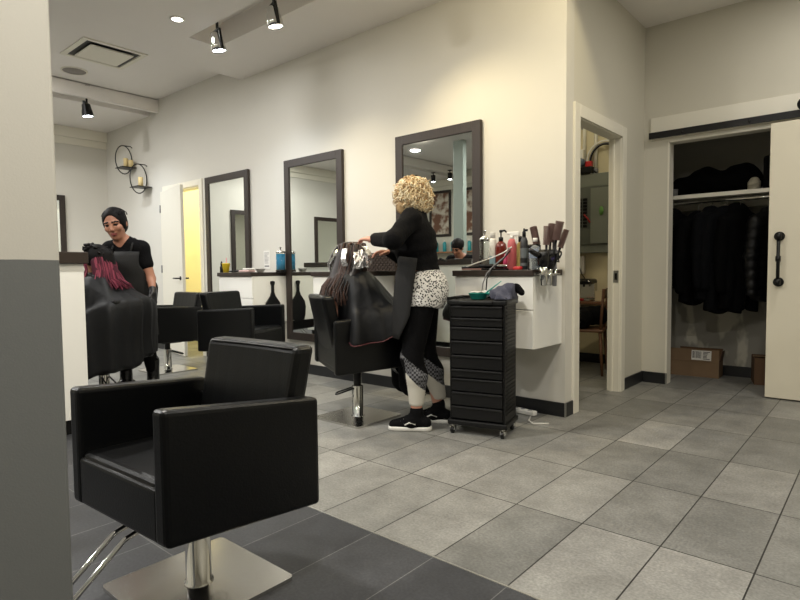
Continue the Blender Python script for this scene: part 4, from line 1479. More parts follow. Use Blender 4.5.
MB().b2((-.08, -.05, 0), (.09, .07, .07), .01).obj('base', MBLK, o)
MB().lathe([(.045, 0), (.045, .05), (.03, .06)], M=Matrix.Translation((-.03, -.02, .12)) @ Matrix.Rotation(PI / 2, 4, 'X'), n=18).obj('dial', mat('slate_blue_dial', (82, 96, 112), .3), o)
o = thing('wall_phone', 'white wall phone and cord in utility room', 'phone', (-2.64, YB, 1.05))
MB().b2((-.03, -.05, -.06), (.05, -.002, .14), .008).obj('body', MWHITE, o)
MB().tube([(0, -.06, .02), (.03, -.07, -.06), (.06, -.03, -.12), (.16, -.02, -.18)], .005, 6).obj('cord', MBLK, o)
dk = thing('utility_desk', 'brown desk top with legs in the utility room', 'desk', (-2.45, 5.98, 0))
MB().b2((-.5, -.2, .675), (.55, .2, .705), .003).obj('desktop', mat('brown_desk_laminate', (122, 84, 58), .45, noise=.2, nscale=10), dk)
for x in (-.6, .52):
    MB().b2((x - .02, -.18, 0), (x + .02, .18, .675), .003).obj('leg_panel', MTRIM, dk)
MB().b2((-.45, .16, .45), (.5, .19, .674)).obj('modesty_panel', mat('desk_apron', (176, 160, 132), .5), dk)
o = thing('coffee_machine', 'black and steel coffee machine on the utility desk', 'coffee machine', (-2.475, 5.93, .7055), 0)
MB().b2((-.08, -.1, 0), (.08, .12, .02), .006).b2((-.08, .03, .02), (.08, .12, .2), .01).obj('body', MMET, o)
MB().b2((-.085, -.11, .175), (.085, .12, .235), .025).obj('brew_head', MBLKG, o)
MB().lathe([(.012, .15), (.012, .176)], (0, -.05, 0), 10).obj('spout', MBLK, o)
o = thing('red_packet', 'red snack packet in front of coffee machine', 'packet', (-2.5, 5.82, .7055), .2)
MB().box((0, 0, .014), (.1, .05, .026), .012).obj('wrapper', MRED, o)
MB().b2((.05, -.022, .011), (.062, .022, .016)).obj('crimp', mat('silver_crimp', (190, 180, 180), .3, .8), o)
o = thing('storage_tub', 'pale box at the right of the coffee machine', 'box', (-2.3, 5.95, .7055))
MB().b2((-.06, -.06, 0), (.06, .06, .1), .004).obj('box', mat('pale_buff_card', (206, 192, 158), .7), o)
MB().b2((-.063, -.063, .075), (.063, .063, .108), .004).obj('lid', mat('pale_buff_card', (206, 192, 158), .7), o)
ch = thing('wooden_chair', 'brown wooden chair with dark coats heaped on it, utility room', 'chair', (-2.33, 5.56, 0), .25)
MWD = mat('brown_chair_wood', (110, 76, 54), .45)
MB().box((0, 0, .44), (.4, .4, .03), .01).obj('seat', MWD, ch)
for x in (-.17, .17):
    for y in (-.17, .17):
        MB().tube([(x, y, .43), (x * 1.15, y * 1.15, .004)], [.018, .012], 10).obj('leg', MWD, ch)
MB().tube([(.17, -.16, .44), (.2, -.17, .85)], .014, 10).tube([(.17, .16, .44), (.2, .17, .85)], .014, 10).box((.2, 0, .8), (.02, .38, .09), .008).obj('backrest', MWD, ch)
B = Blob()
for a, ra, b, rb in ((V3(-.12, -.1, .1), .09, V3(.1, .1, .12), .1), (V3(-.15, .05, .05), .08, V3(.05, -.15, .1), .09), (V3(-.18, -.12, .05), .06, V3(-.25, -.14, -.1), .05), (V3(-.1, -.2, .05), .06, V3(.0, -.24, -.12), .05)):
    B.cone(a, ra, b, rb, k=.05)
B.clip(lambda X, Y, Z: np.where((np.abs(X) < .2) & (np.abs(Y) < .2), .003 - Z, -1))
o = B.build('heaped_coat', MBLKC, None, h=.012, disp=lambda X, Y, Z: .007 * np.sin(50 * X + 30 * Z) * np.cos(40 * Y))
o.location = (-2.33, 5.56, .456)
tag(o, 'black coat heaped on the wooden chair seat', 'coat')

# ------------------------------------------------------------------ rear of the salon, seen in the mirrors
MART = pattern_material('portrait_print', (206, 196, 180), (118, 84, 66), 5, 'NOISE', .42, .58)
for i, x in enumerate((-8.25, -7.35)):
    o = thing('framed_poster', ('framed hair portrait poster on rear wall, left one', 'framed hair portrait poster on rear wall, right one')[i], 'picture', (x, YR, 2.4), 0, 'posters on the rear wall')
    m = MB()
    for p, q in (((-.32, 0, -.55), (-.26, .03, .55)), ((.26, 0, -.55), (.32, .03, .55)), ((-.26, 0, -.55), (.26, .03, -.49)), ((-.26, 0, .49), (.26, .03, .55))):
        m.b2(p, q, .003)
    m.obj('frame', MWOOD, o)
    MB().b2((-.26, .002, -.49), (.26, .012, .49)).obj('print', MART, o)
rk = thing('product_shelf', 'wooden product shelf with teal bottles on rear wall', 'shelf', (-7.6, YR, 1.0))
for z in (0, .45):
    MB().b2((-1.1, .0, z), (1.1, .26, z + .03), .003).obj('board', mat('oak_shelf', (150, 104, 70), .5), rk)
MB().b2((-1.1, .0, -.99), (1.1, .25, -.01), .004).obj('base_cabinet', MTRIM, rk)
MTEA2 = mat('teal_bottle_plastic', (42, 150, 158), .35)
k = 0
first = None
for z in (.03, .48):
    for i in range(9):
        x = -8.55 + i * .235 + (.04 if z > .1 else 0)
        lab = '%s teal shampoo bottle on the %s rear shelf board' % (('first', 'second', 'third', 'fourth', 'fifth', 'sixth', 'seventh', 'eighth', 'ninth')[i], 'lower' if z < .1 else 'upper')
        if first is None:
            first = thing('shampoo_bottle', lab, 'bottle', (x, YR + .13, 1.0 + z), 0, 'teal bottles on the rear shelf')
            MB().lathe([(.04, 0), (.045, .006), (.045, .2), (.03, .23), (.015, .235)], n=16).obj('body', MTEA2, first)
            MB().lathe([(.018, .235), (.018, .27)], n=14).obj('cap', MWHITE, first)
        else:
            dup(first, (x, YR + .13, 1.0 + z), 0, lab)
o = thing('pendant_lamp', 'glowing bulb pendant hanging at the rear of the salon', 'pendant lamp', (-7.2, -2.9, 3.2))
MB().lathe([(.06, -.02), (.06, 0)], n=18).obj('canopy', MBLKM, o)
MB().tube([(0, 0, 0), (0, 0, -1.5)], .006, 6).obj('cord', MBLKM, o)
MB().lathe([(.02, -1.58), (.022, -1.5)], n=12).obj('socket', MBLKM, o)
MB().lathe([(.001, -1.72), (.03, -1.7), (.05, -1.65), (.03, -1.59), (.018, -1.57)], n=16).obj('bulb', mat('lit_bulb', (255, 240, 210), .3, emit=(255, 230, 180), estr=8), o)
for i, x in enumerate((-8.2, -7.7, -7.25)):
    o = thing('rear_spotlight', ('left rear track spotlight reflected in mirror', 'middle rear track spotlight reflected in mirror', 'right rear track spotlight reflected in mirror')[i], 'spotlight', (x, -2.6, 3.2), 0, 'rear spotlights')
    MB().lathe([(.01, -.06), (.01, 0)], n=8).b2((-.04, -.03, -.015), (.04, .03, 0)).obj('stem', MBLKM, o)
    MB().lathe([(.045, -.2), (.05, -.06), (.02, -.055)], n=18).obj('housing', MBLKM, o)
    MB().lathe([(.001, -.203), (.042, -.203), (.042, -.198)], n=18).obj('lens', MLENSC, o)
# ------------------------------------------------------------------ people
def person(label, origin, fdir):
    return thing('person', label, 'person', (origin[0], origin[1], 0), math.atan2(fdir[1], fdir[0]))


def limbs(B, J, skin_only=False):
    a = J
    B.ell(a['pelvis'], V3(.1, .155, .12), k=.06)
    B.cone(a['pelvis'] + V3(0, 0, .05), .115, a['chest'], .125, k=.08)
    B.ell(a['chest'] + V3(-.005, 0, .03), V3(.105, .15, .15), k=.06)
    for s in 'LR':
        y = 1 if s == 'L' else -1
        B.cone(a['neck'], .05, a['sh' + s], .052, k=.05)
        B.cone(a['sh' + s], .05, a['el' + s], .038, k=.03)
        B.cone(a['el' + s], .038, a['wr' + s], .026, k=.015)
        B.cone(a['hip' + s], .088, a['kn' + s], .056, k=.04)
        m = a['kn' + s] * .68 + a['an' + s] * .32 + a.get('calf', V3(-.018, 0, 0))
        B.cone(a['kn' + s], .054, m, .055, k=.02)
        B.cone(m, .054, a['an' + s], .034, k=.02)
        B.cone(a['an' + s] + V3(0, 0, -.03), .036, a['to' + s], .026, k=.02)
    B.cone(a['neck'] - V3(0, 0, .04), .06, a['hd'] + V3(-.01, 0, -.06), .052, k=.03)


def chain(B, pts, rs, k=.03, infl=0):
    for i in range(len(pts) - 1):
        B.cone(pts[i], rs[i] + infl, pts[i + 1], rs[i + 1] + infl, k=k)


def curls(c, R, n, axes, fn, r0=.0042, seed=1, length=.06):
    random.seed(seed)
    m = MB()
    k = 0
    while k < n:
        u, t = random.uniform(-1, 1), random.uniform(0, 2 * PI)
        q = math.sqrt(1 - u * u)
        d = V3(q * math.cos(t), q * math.sin(t), u)
        if not fn(d):
            continue
        k += 1
        p = d * axes * random.uniform(.9, 1.0)
        nrm = d / np.linalg.norm(d)
        tg = V3(0, 0, -1) - nrm * -nrm[2] + V3(random.uniform(-.7, .7), random.uniform(-.7, .7), 0)
        tg = tg - nrm * (tg @ nrm) * .7
        tg /= np.linalg.norm(tg) + 1e-6
        e1 = np.cross(tg, nrm)
        e1 /= np.linalg.norm(e1) + 1e-6
        e2 = np.cross(tg, e1)
        rr, ph = random.uniform(.006, .012), random.uniform(0, 6)
        L_ = length * random.uniform(.7, 1.3)
        P = []
        for i in range(11):
            w = i / 10
            P.append(c + R @ (p + tg * L_ * w + e1 * rr * math.cos(ph + w * 11) + e2 * rr * math.sin(ph + w * 11) + nrm * .012))
        m.tube(P, [r0 * (1 - .5 * i / 10) for i in range(11)], 5, mi=random.choice((0, 0, 1, 2)), caps=False)
    return m


def strands(n, fn, r0, mats_n, seed):
    """fn(rand) -> list of points"""
    random.seed(seed)
    m = MB()
    for i in range(n):
        P = fn(random)
        K = len(P) - 1
        m.tube(P, [r0 * (1 - .55 * j / K) for j in range(K + 1)], 5, mi=random.randrange(mats_n), caps=False)
    return m


MEYE = mat('eye_dark', (26, 18, 17), .55, spec=.2)
MLIP = mat('lip_mauve', (140, 74, 70), .4)
MSOLE = mat('white_sole', (222, 220, 214), .5)

# ---- blonde stylist
o = person('person with curly blonde hair in black sweater working on seated client', (-2.37, 2.955), (-.84, -.54))
J = dict(pelvis=V3(0, 0, .89), chest=V3(.035, 0, 1.22), neck=V3(.04, 0, 1.425), hd=V3(.075, 0, 1.54),
         shL=V3(.04, .155, 1.375), shR=V3(.04, -.155, 1.375), elL=V3(.13, .32, 1.235), elR=V3(.1, -.25, 1.1),
         wrL=V3(.285, .07, 1.255), wrR=V3(.2, -.06, 1.17),
         hipL=V3(0, .085, .87), hipR=V3(-.01, -.085, .87), knL=V3(.05, .1, .48), knR=V3(-.02, -.1, .48),
         anL=V3(.02, .105, .1), anR=V3(-.11, -.105, .1), toL=V3(.16, .11, .032), toR=V3(.03, -.12, .032))
RH = Rot((.85, -.5, -.35), (.35, 0, 1))
B = Blob()
limbs(B, J)
head(B, J['hd'], RH, .95)
hand(B, J['wrL'], V3(.9, -.35, .1), V3(.1, -.2, -1), V3(-.2, -1, .1), curl=.45)
hand(B, J['wrR'], V3(.95, .3, .05), V3(.1, .2, -1), V3(-.2, 1, .3), curl=.5)
B.build('body', [MSKINP, MEYE, MLIP], o, h=.0065, matfn=face_paint(J['hd'], RH, .95))
B = Blob()
B.ell(J['pelvis'] + V3(0, 0, .08), V3(.125, .17, .1), k=.06)
B.cone(J['pelvis'] + V3(0, 0, .12), .128, J['chest'], .138, k=.08).ell(J['chest'] + V3(-.01, 0, .03), V3(.122, .165, .16), k=.06)
B.cone(J['neck'] - V3(.01, 0, .03), .072, J['neck'] + V3(.005, 0, .025), .064, k=.03)
for s in 'LR':
    B.cone(J['neck'] - V3(0, 0, .02), .06, J['sh' + s], .066, k=.05)
    chain(B, [J['sh' + s], J['el' + s], J['wr' + s]], [.066, .056, .042], .03)
B.clip(lambda X, Y, Z: np.where((np.abs(X) < .2) & (np.abs(Y) < .2), 1.035 + .015 * np.sin(14 * Y) - Z, -1))
B.build('sweater', MBLKC, o, h=.008, disp=lambda X, Y, Z: .004 * np.sin(75 * Z + 14 * X + 8 * Y) * np.sin(9 * Z + 4 * Y) + 0 * X)
B = Blob()
B.ell(J['pelvis'] + V3(-.035, 0, .03), V3(.155, .19, .17), k=.05).cone(V3(-.015, -.07, .84), .125, V3(-.015, .07, .84), .125, k=.05)
B.clip(lambda X, Y, Z: np.maximum(.808 + .012 * np.sin(9 * Y + 12 * X) - Z, Z - 1.09))
B.build('print_tunic', pattern_material('black_white_print', (24, 24, 26), (226, 224, 220), 80, lo=.38, hi=.46), o, h=.008)
B = Blob()
for s in 'LR':
    m_ = J['kn' + s] * .68 + J['an' + s] * .32 + V3(-.02, 0, 0)
    chain(B, [J['hip' + s] + V3(-.01, 0, -.03), J['kn' + s], m_, J['an' + s] + V3(0, 0, .09)], [.1, .07, .072, .05], .03)


def leg_paint(C):
    m = np.zeros(len(C), int)
    for s in 'LR':
        k, a = J['kn' + s], J['an' + s]
        side = (C[:, 1] > 0) == (s == 'L')
        w = C[:, 0] - (k[0] + (a[0] - k[0]) * (k[2] - C[:, 2]) / (k[2] - a[2]))
        top = .46 + w * .9
        low = .345 + w * 1.1
        m[side & (C[:, 2] < top)] = 1
        m[side & (C[:, 2] < low)] = 2
        m[side & (C[:, 2] < .48) & (w > .042)] = 0
    return m


B.clip(lambda X, Y, Z: .165 - Z + 0 * X * Y)
B.build('leggings', [MBLKC, pattern_material('mesh_panel', (36, 36, 40), (112, 112, 116), 70, 'CHECKER', .4, .6), mat('pale_grey_knit', (206, 202, 190), .85)], o, h=.007, matfn=leg_paint)


def shoe(B, an, to, infl=.0):
    d = (to - an) * V3(1, 1, 0)
    d /= np.linalg.norm(d)
    heel = an * V3(1, 1, 0) - d * .055
    toe = an * V3(1, 1, 0) + d * .15
    B.cone(heel + V3(0, 0, .05), .042, heel + d * .09 + V3(0, 0, .055), .046, k=.03)
    B.cone(heel + d * .09 + V3(0, 0, .055), .046, toe + V3(0, 0, .035), .034, k=.03)
    B.cone(an + V3(0, 0, -.02), .045, an + V3(0, 0, .03), .044, k=.02)
    return heel, toe, d


for s in 'LR':
    B = Blob()
    heel, toe, d = shoe(B, J['an' + s], J['to' + s])
    B.clip(lambda X, Y, Z: .012 - Z + 0 * X * Y)
    sh_ = B.build('sneaker', [MBLKC], o, h=.006)
    B = Blob()
    B.cone(heel + V3(0, 0, .018), .046, toe + V3(0, 0, .018), .037, k=.01)
    B.cone(heel + d * .12 + V3(0, 0, .018), .047, toe + V3(0, 0, .018), .038, k=.01)
    B.clip(lambda X, Y, Z: np.maximum(.001 - Z, Z - .03) + 0 * X * Y)
    B.build('sole', MSOLE, sh_, h=.006)
    m = MB()
    l_ = np.array([-d[1], d[0], 0])
    for i in range(4):
        p = heel + d * (.115 + i * .022)
        z = .1 - i * .011
        m.tube([p + l_ * .028 + V3(0, 0, z - .012), p + V3(0, 0, z), p - l_ * .028 + V3(0, 0, z - .012)], .004, 6)
    p = heel + d * .06
    for sg in (-1, 1):
        m.tube([p + l_ * .047 * sg + V3(0, 0, .05), p + d * .04 + l_ * .05 * sg + V3(0, 0, .062), p + d * .07 + l_ * .047 * sg + V3(0, 0, .045)], .005, 6)
    m.obj('laces', MSOLE, sh_)
# apron around the front and left side
P = []
for j in range(14):
    t = j / 13
    z = 1.115 - .53 * t
    rx, ry = .165 + .02 * t, .205 + .02 * t
    if z > 1.0:
        rx, ry = .16, .195
    row = []
    for i in range(21):
        a = math.radians(-115 + (203 - 14 * t) * i / 20) * (.98 - .9 * max(0, t - .72))
        w_ = 1 + .02 * t * math.sin(a * 5)
        row.append((rx * w_ * math.cos(a) - .012 + .03 * t, ry * w_ * math.sin(a), z + .03 * math.cos(a * .8)))
    P.append(row)
ap = MB().grid(P).obj('apron', MAPR, o)
sd = ap.modifiers.new('thickness', 'SOLIDIFY')
sd.thickness = .006
m = MB()
m.tube([(-.145 + .0, .16, 1.12), (-.165, .05, 1.11), (-.17, -.06, 1.11), (-.145, -.15, 1.12)], .008, 6)
m.obj('apron_tie', MAPR, o)
HB = [mat('blonde_hair', (222, 202, 162), .6), mat('blonde_hair_dark', (180, 150, 108), .6), mat('blonde_hair_light', (240, 228, 198), .6)]
B = Blob()
hc = J['hd'] + V3(-.02, 0, .01)
B.ell(hc, V3(.11, .106, .114), k=.03).ell(hc + V3(-.03, 0, -.03), V3(.088, .1, .08), k=.03)
for y in (-1, 1):
    B.ell(hc + RH @ V3(.03, y * .08, -.05), V3(.055, .035, .07), k=.02)
B.ell(hc + RH @ V3(.12, 0, -.045), V3(.05, .05, .08), sub=True)
hr = B.build('hair', HB[1], o, h=.009)
curls(hc + V3(-.01, 0, -.01), RH, 620, V3(.11, .106, .114), lambda d: not (d[0] > .62 and abs(d[1]) < .5 and d[2] < .35), .0046, 4, .062).obj('curls', HB, hr)
curls(hc + V3(-.03, 0, -.03), RH, 260, V3(.09, .104, .082), lambda d: d[0] < .35 and d[2] < .5, .0046, 5, .05).obj('curls', HB, hr)

# ---- seated client with foils
CC = Vector((C2[0], C2[1], 0))
o = person('person seated under black cape with foils in long dark hair', C2, F2)
SZ = .55
J = dict(pelvis=V3(-.06, 0, SZ + .1), chest=V3(-.05, 0, SZ + .31), neck=V3(-.03, 0, SZ + .46), hd=V3(.0, 0, SZ + .58),
         shL=V3(-.03, .125, SZ + .395), shR=V3(-.03, -.125, SZ + .395), elL=V3(.02, .2, SZ + .22), elR=V3(.02, -.2, SZ + .22), wrL=V3(.2, .08, SZ + .2), wrR=V3(.2, -.08, SZ + .2),
         hipL=V3(-.04, .08, SZ + .085), hipR=V3(-.04, -.08, SZ + .085), knL=V3(.36, .09, SZ + .07), knR=V3(.36, -.09, SZ + .07),
         anL=V3(.38, .08, .23), anR=V3(.38, -.08, .23), toL=V3(.5, .08, .19), toR=V3(.5, -.08, .19))
RH = Rot((1, .1, -.25), (.25, 0, 1))
B = Blob()
limbs(B, J)
head(B, J['hd'], RH, .95)
hand(B, J['wrL'], V3(1, -.3, -.1), V3(0, 0, -1), V3(0, -1, 0), curl=.3)
hand(B, J['wrR'], V3(1, .3, -.1), V3(0, 0, -1), V3(0, 1, 0), curl=.3)
B.build('body', [MSKINP, MEYE, MLIP], o, h=.0075, matfn=face_paint(J['hd'], RH, .95))
B = Blob()
for s in 'LR':
    chain(B, [J['hip' + s], J['kn' + s], J['an' + s] + V3(-.01, 0, -.0)], [.098, .08, .08], .03)
    chain(B, [J['an' + s] + V3(0, 0, .02), J['an' + s] + V3(0, 0, -.035), J['to' + s]], [.06, .055, .04], .02)
B.build('trousers', MBLKC, o, h=.009)


def cape(name, parent, keys, seed, m, hemm=None, folds=.05, n=120, rings=26):
    """keys: list of (angle_deg, [(radius, z) from neck to hem])"""
    random.seed(seed)
    ph = [random.uniform(0, 6) for _ in range(3)]
    keys = sorted(keys, key=lambda q: q[0])
    ks = keys + [(keys[0][0] + 360, keys[0][1])]
    rows = [[None] * n for _ in range(rings)]
    for i in range(n):
        a = 360 * i / n + keys[0][0]
        for (a0, p0), (a1, p1) in zip(ks[:-1], ks[1:]):
            if a0 <= a < a1 + 1e-6:
                w = (a - a0) / (a1 - a0)
                w = w * w * (3 - 2 * w)
                prof = [((1 - w) * q0[0] + w * q1[0], (1 - w) * q0[1] + w * q1[1]) for q0, q1 in zip(p0, p1)]
                break
        ar = math.radians(a)
        K = len(prof) - 1
        for j in range(rings):
            t = j / (rings - 1) * K
            s_ = min(int(t), K - 1)
            u_ = t - s_
            pm1, p0_, p1_, p2_ = prof[max(s_ - 1, 0)], prof[s_], prof[s_ + 1], prof[min(s_ + 2, K)]

            def cr(x0, x1, x2, x3, u_):
                return .5 * (2 * x1 + (x2 - x0) * u_ + (2 * x0 - 5 * x1 + 4 * x2 - x3) * u_ ** 2 + (3 * x1 - x0 - 3 * x2 + x3) * u_ ** 3)
            r = cr(pm1[0], p0_[0], p1_[0], p2_[0], u_)
            z = cr(pm1[1], p0_[1], p1_[1], p2_[1], u_)
            f_ = (j / (rings - 1)) ** .9
            r *= 1 + folds * f_ * ((1 - 2.2 * abs(math.sin(4.5 * ar + ph[0] + .8 * f_)) ** .8) + .7 * (1 - 2 * abs(math.sin(8 * ar + ph[1] - 1.5 * f_)) ** .8))
            z += .25 * folds * f_ * math.sin(5 * ar + ph[2])
            rows[j][i] = (r * math.cos(ar), r * math.sin(ar), z)
    c_ = MB().grid(rows, closed_u=True).obj(name, m, parent)
    sd = c_.modifiers.new('thickness', 'SOLIDIFY')
    sd.thickness = .005
    if hemm:
        MB().tube([rows[-1][i] for i in range(n)], .004, 5, closed=True).obj('red_hem', hemm, c_)
    return c_


s0 = SZ
cp = cape('cape', o, [
    (0, [(0.070, s0 + 0.505), (0.130, s0 + 0.460), (0.260, s0 + 0.300), (0.420, s0 + 0.170), (0.550, s0 + 0.100), (0.580, s0 + -0.120), (0.580, s0 + -0.270)]),
    (40, [(0.070, s0 + 0.505), (0.165, s0 + 0.465), (0.280, s0 + 0.310), (0.400, s0 + 0.230), (0.470, s0 + 0.200), (0.520, s0 + 0.120), (0.530, s0 + 0.040)]),
    (70, [(0.070, s0 + 0.505), (0.165, s0 + 0.470), (0.260, s0 + 0.380), (0.310, s0 + 0.270), (0.380, s0 + 0.220), (0.430, s0 + 0.140), (0.430, s0 + 0.060)]),
    (100, [(0.070, s0 + 0.505), (0.165, s0 + 0.470), (0.255, s0 + 0.380), (0.300, s0 + 0.260), (0.365, s0 + 0.210), (0.410, s0 + 0.120), (0.410, s0 + 0.020)]),
    (128, [(0.070, s0 + 0.505), (0.165, s0 + 0.470), (0.200, s0 + 0.370), (0.215, s0 + 0.280), (0.210, s0 + 0.220), (0.205, s0 + 0.170), (0.200, s0 + 0.130)]),
    (180, [(0.070, s0 + 0.505), (0.115, s0 + 0.460), (0.130, s0 + 0.370), (0.130, s0 + 0.290), (0.125, s0 + 0.220), (0.120, s0 + 0.170), (0.115, s0 + 0.130)]),
    (232, [(0.070, s0 + 0.505), (0.165, s0 + 0.470), (0.200, s0 + 0.370), (0.215, s0 + 0.280), (0.210, s0 + 0.220), (0.205, s0 + 0.170), (0.200, s0 + 0.130)]),
    (252, [(0.070, s0 + 0.505), (0.165, s0 + 0.470), (0.255, s0 + 0.380), (0.300, s0 + 0.270), (0.360, s0 + 0.220), (0.400, s0 + 0.120), (0.420, s0 + 0.030)]),
    (275, [(0.070, s0 + 0.505), (0.165, s0 + 0.470), (0.260, s0 + 0.380), (0.310, s0 + 0.270), (0.380, s0 + 0.210), (0.410, s0 + 0.110), (0.420, s0 + 0.020)]),
    (303, [(0.070, s0 + 0.505), (0.165, s0 + 0.465), (0.260, s0 + 0.330), (0.350, s0 + 0.260), (0.430, s0 + 0.220), (0.470, s0 + 0.160), (0.480, s0 + 0.110)]),
    (330, [(0.070, s0 + 0.505), (0.130, s0 + 0.460), (0.260, s0 + 0.310), (0.370, s0 + 0.230), (0.460, s0 + 0.190), (0.500, s0 + 0.100), (0.510, s0 + 0.020)]),
], 3, MCAPE, mat('red_hem', (84, 34, 38), .6), .06)
HD = [mat('dark_brown_hair', (46, 30, 24), .45), mat('mid_brown_hair', (72, 46, 34), .45), mat('black_brown_hair', (28, 20, 18), .45)]
hc = J['hd'] + V3(-.01, 0, .02)
B = Blob()
B.ell(hc, V3(.108, .096, .105), k=.03)
B.cone(hc + V3(-.05, 0, -.02), .085, V3(-.13, 0, SZ + .42), .075, k=.04)
for y in (-1, 1):
    B.cone(hc + V3(.01, y * .06, -.04), .05, V3(-.06, y * .11, SZ + .44), .045, k=.03)
B.cone(V3(-.13, -.06, SZ + .42), .05, V3(-.15, -.09, SZ + .31), .03, k=.03).cone(V3(-.13, .06, SZ + .42), .05, V3(-.16, .06, SZ + .31), .03, k=.03)
B.ell(J['hd'] + RH @ V3(.115, 0, -.03), V3(.05, .06, .1), sub=True)
hr = B.build('hair', HD[2], o, h=.008)


def st(rn):
    t = rn.uniform(-2.5, 2.5)
    d = V3(-math.cos(t), math.sin(t), 0)
    p0 = hc + V3(rn.uniform(-.05, .05), rn.uniform(-.02, .02), .1)
    p1 = hc + d * V3(.115, .102, 0) + V3(0, 0, rn.uniform(-.03, .04))
    p2 = hc + d * V3(.125, .118, 0) + V3(-.03, 0, -.11)
    p3 = hc + d * V3(.13, .16, 0) + V3(-.10, rn.uniform(-.03, .03), -.2 - rn.uniform(0, .08))
    p4 = p3 + V3(rn.uniform(-.03, .02), rn.uniform(-.02, .02), -.08)
    return [p0, (p0 + p1) / 2 + d * .03 + V3(0, 0, .02), p1, p2, p3, p4]


strands(230, st, .0055, 3, 8).obj('long_strands', HD, hr)
random.seed(21)
for i in range(17):
    t = random.uniform(-1.0, 2.6) if i % 4 else random.uniform(-2, -1)
    # foil packets around crown, mostly on the stylist's side
    t = -t
    d = V3(-math.cos(t), math.sin(t), 0)
    zt = random.uniform(-.01, .085)
    rr = math.sqrt(max(.15, 1 - (zt / .115) ** 2))
    p = hc + d * V3(.122, .112, 0) * rr + V3(0, 0, zt + .012)
    q = hc + d * V3(.165, .155, 0) + V3(random.uniform(-.02, .02), random.uniform(-.02, .02), zt - random.uniform(.08, .13))
    w_ = np.cross(d, V3(0, 0, 1))
    hw_ = random.uniform(.015, .026)
    rows = []
    for j in range(6):
        u_ = j / 5
        c_ = p * (1 - u_) + q * u_ + d * (.025 * math.sin(u_ * PI) + random.uniform(-.006, .006))
        rows.append([tuple(c_ + w_ * hw_ * s_ + d * (random.uniform(-.006, .006) + .012)) for s_ in (-1, -.4, .3, 1)])
    fl = MB().grid(rows, smooth=False).obj('foil', MFOIL, hr)
    sd = fl.modifiers.new('thickness', 'SOLIDIFY')
    sd.thickness = .003

# ---- colourist with dark tied-back hair
o = person('person in black t-shirt and apron tinting pink hair, dark hair tied back', (-5.1, 2.28), (.55, -.835))
J = dict(pelvis=V3(-.03, 0, .88), chest=V3(.03, 0, 1.15), neck=V3(.08, -.02, 1.325), hd=V3(.155, -.05, 1.468),
         shL=V3(.06, .125, 1.265), shR=V3(.08, -.155, 1.265), elL=V3(.05, .2, 1.0), elR=V3(.14, -.3, 1.08), wrL=V3(.14, .265, .875), wrR=V3(.24, -.235, 1.225),
         hipL=V3(-.03, .085, .86), hipR=V3(-.03, -.085, .86), knL=V3(.0, .1, .48), knR=V3(.02, -.1, .48), anL=V3(-.05, .13, .1), anR=V3(0, -.1, .1), toL=V3(.08, .16, .032), toR=V3(.14, -.12, .032))
RH = Rot((.95, .26, -.27), (.25, -.1, 1))
B = Blob()
limbs(B, J)
head(B, J['hd'], RH, 1.1)
hL = (V3(.2, .12, -.95), V3(-.25, -.9, -.2), V3(.9, -.2, .2))
hR = (V3(.8, .55, .15), V3(.2, .1, -1), V3(-.3, 1, .1))
hand(B, J['wrL'], *hL, curl=.4)
hand(B, J['wrR'], *hR, curl=.6)
B.build('body', [MSKIN, MEYE, MLIP], o, h=.006, matfn=face_paint(J['hd'], RH, 1.1))
for s, hh in (('L', hL), ('R', hR)):
    B = Blob()
    hand(B, J['wr' + s], *hh, curl=.4 if s == 'L' else .6, infl=.003)
    B.cone(J['wr' + s] + (J['el' + s] - J['wr' + s]) * .22, .038, J['wr' + s], .031, k=.01)
    B.build('glove', mat('black_latex', (20, 20, 22), .35), o, h=.006)
B = Blob()
B.cone(J['pelvis'] + V3(0, 0, .08), .13, J['chest'], .133, k=.08).ell(J['chest'] + V3(-.01, -.01, .03), V3(.118, .153, .15), k=.06)
for y in (-1, 1):
    B.ell(J['chest'] + V3(.085, y * .07, -.01), V3(.055, .065, .065), k=.04)
for s in 'LR':
    B.cone(J['neck'] - V3(.005, 0, .012), .06, J['sh' + s], .066, k=.05)
    B.cone(J['sh' + s], .064, J['sh' + s] * .48 + J['el' + s] * .52, .058, k=.03)
B.clip(lambda X, Y, Z: .9 - Z + 0 * X * Y)
B.ell(J['neck'] + V3(.045, -.01, .055), V3(.05, .06, .05), sub=True)
B.build('t_shirt', MBLKC, o, h=.008)
B = Blob()
for s in 'LR':
    chain(B, [J['hip' + s] + V3(-.01, 0, .05), J['kn' + s], J['an' + s] + V3(0, 0, .05)], [.108, .07, .05], .04)
B.build('trousers', MBLKC, o, h=.01)
for s in 'LR':
    B = Blob()
    shoe(B, J['an' + s], J['to' + s])
    B.cone(J['an' + s], .05, J['an' + s] + V3(0, 0, .16), .056, k=.02)
    B.clip(lambda X, Y, Z: .001 - Z + 0 * X * Y)
    B.build('boot', MBLKG, o, h=.008)
P = []
for j in range(20):
    t = j / 19
    z = 1.235 - .74 * t
    row = []
    w0 = 60 + min(1, max(0, (t - .15) / .25)) * 52
    cx = .01 + (.055 if t < .4 else .055 - .07 * min(1, (t - .4) / .3))
    rx = .138 + (.035 * math.sin(min(1, t / .3) * PI) if t < .3 else 0) + .05 * max(0, t - .4)
    ry = .175 + .05 * max(0, t - .4)
    for i in range(19):
        a = math.radians(-w0 + 2 * w0 * i / 18)
        q_ = 1 + .03 * max(0, t - .45) * math.sin(a * 6)
        row.append((cx + rx * q_ * math.cos(a), ry * q_ * math.sin(a), z))
    P.append(row)
ap = MB().grid(P).obj('apron', MAPR, o)
sd = ap.modifiers.new('thickness', 'SOLIDIFY')
sd.thickness = .007
m = MB()
for y in (-1, 1):
    m.tube([(.165, y * .09, 1.235), (.13, y * .085, 1.3), (.06, y * .075, 1.345), (.02, y * .03, 1.355)], .009, 6)
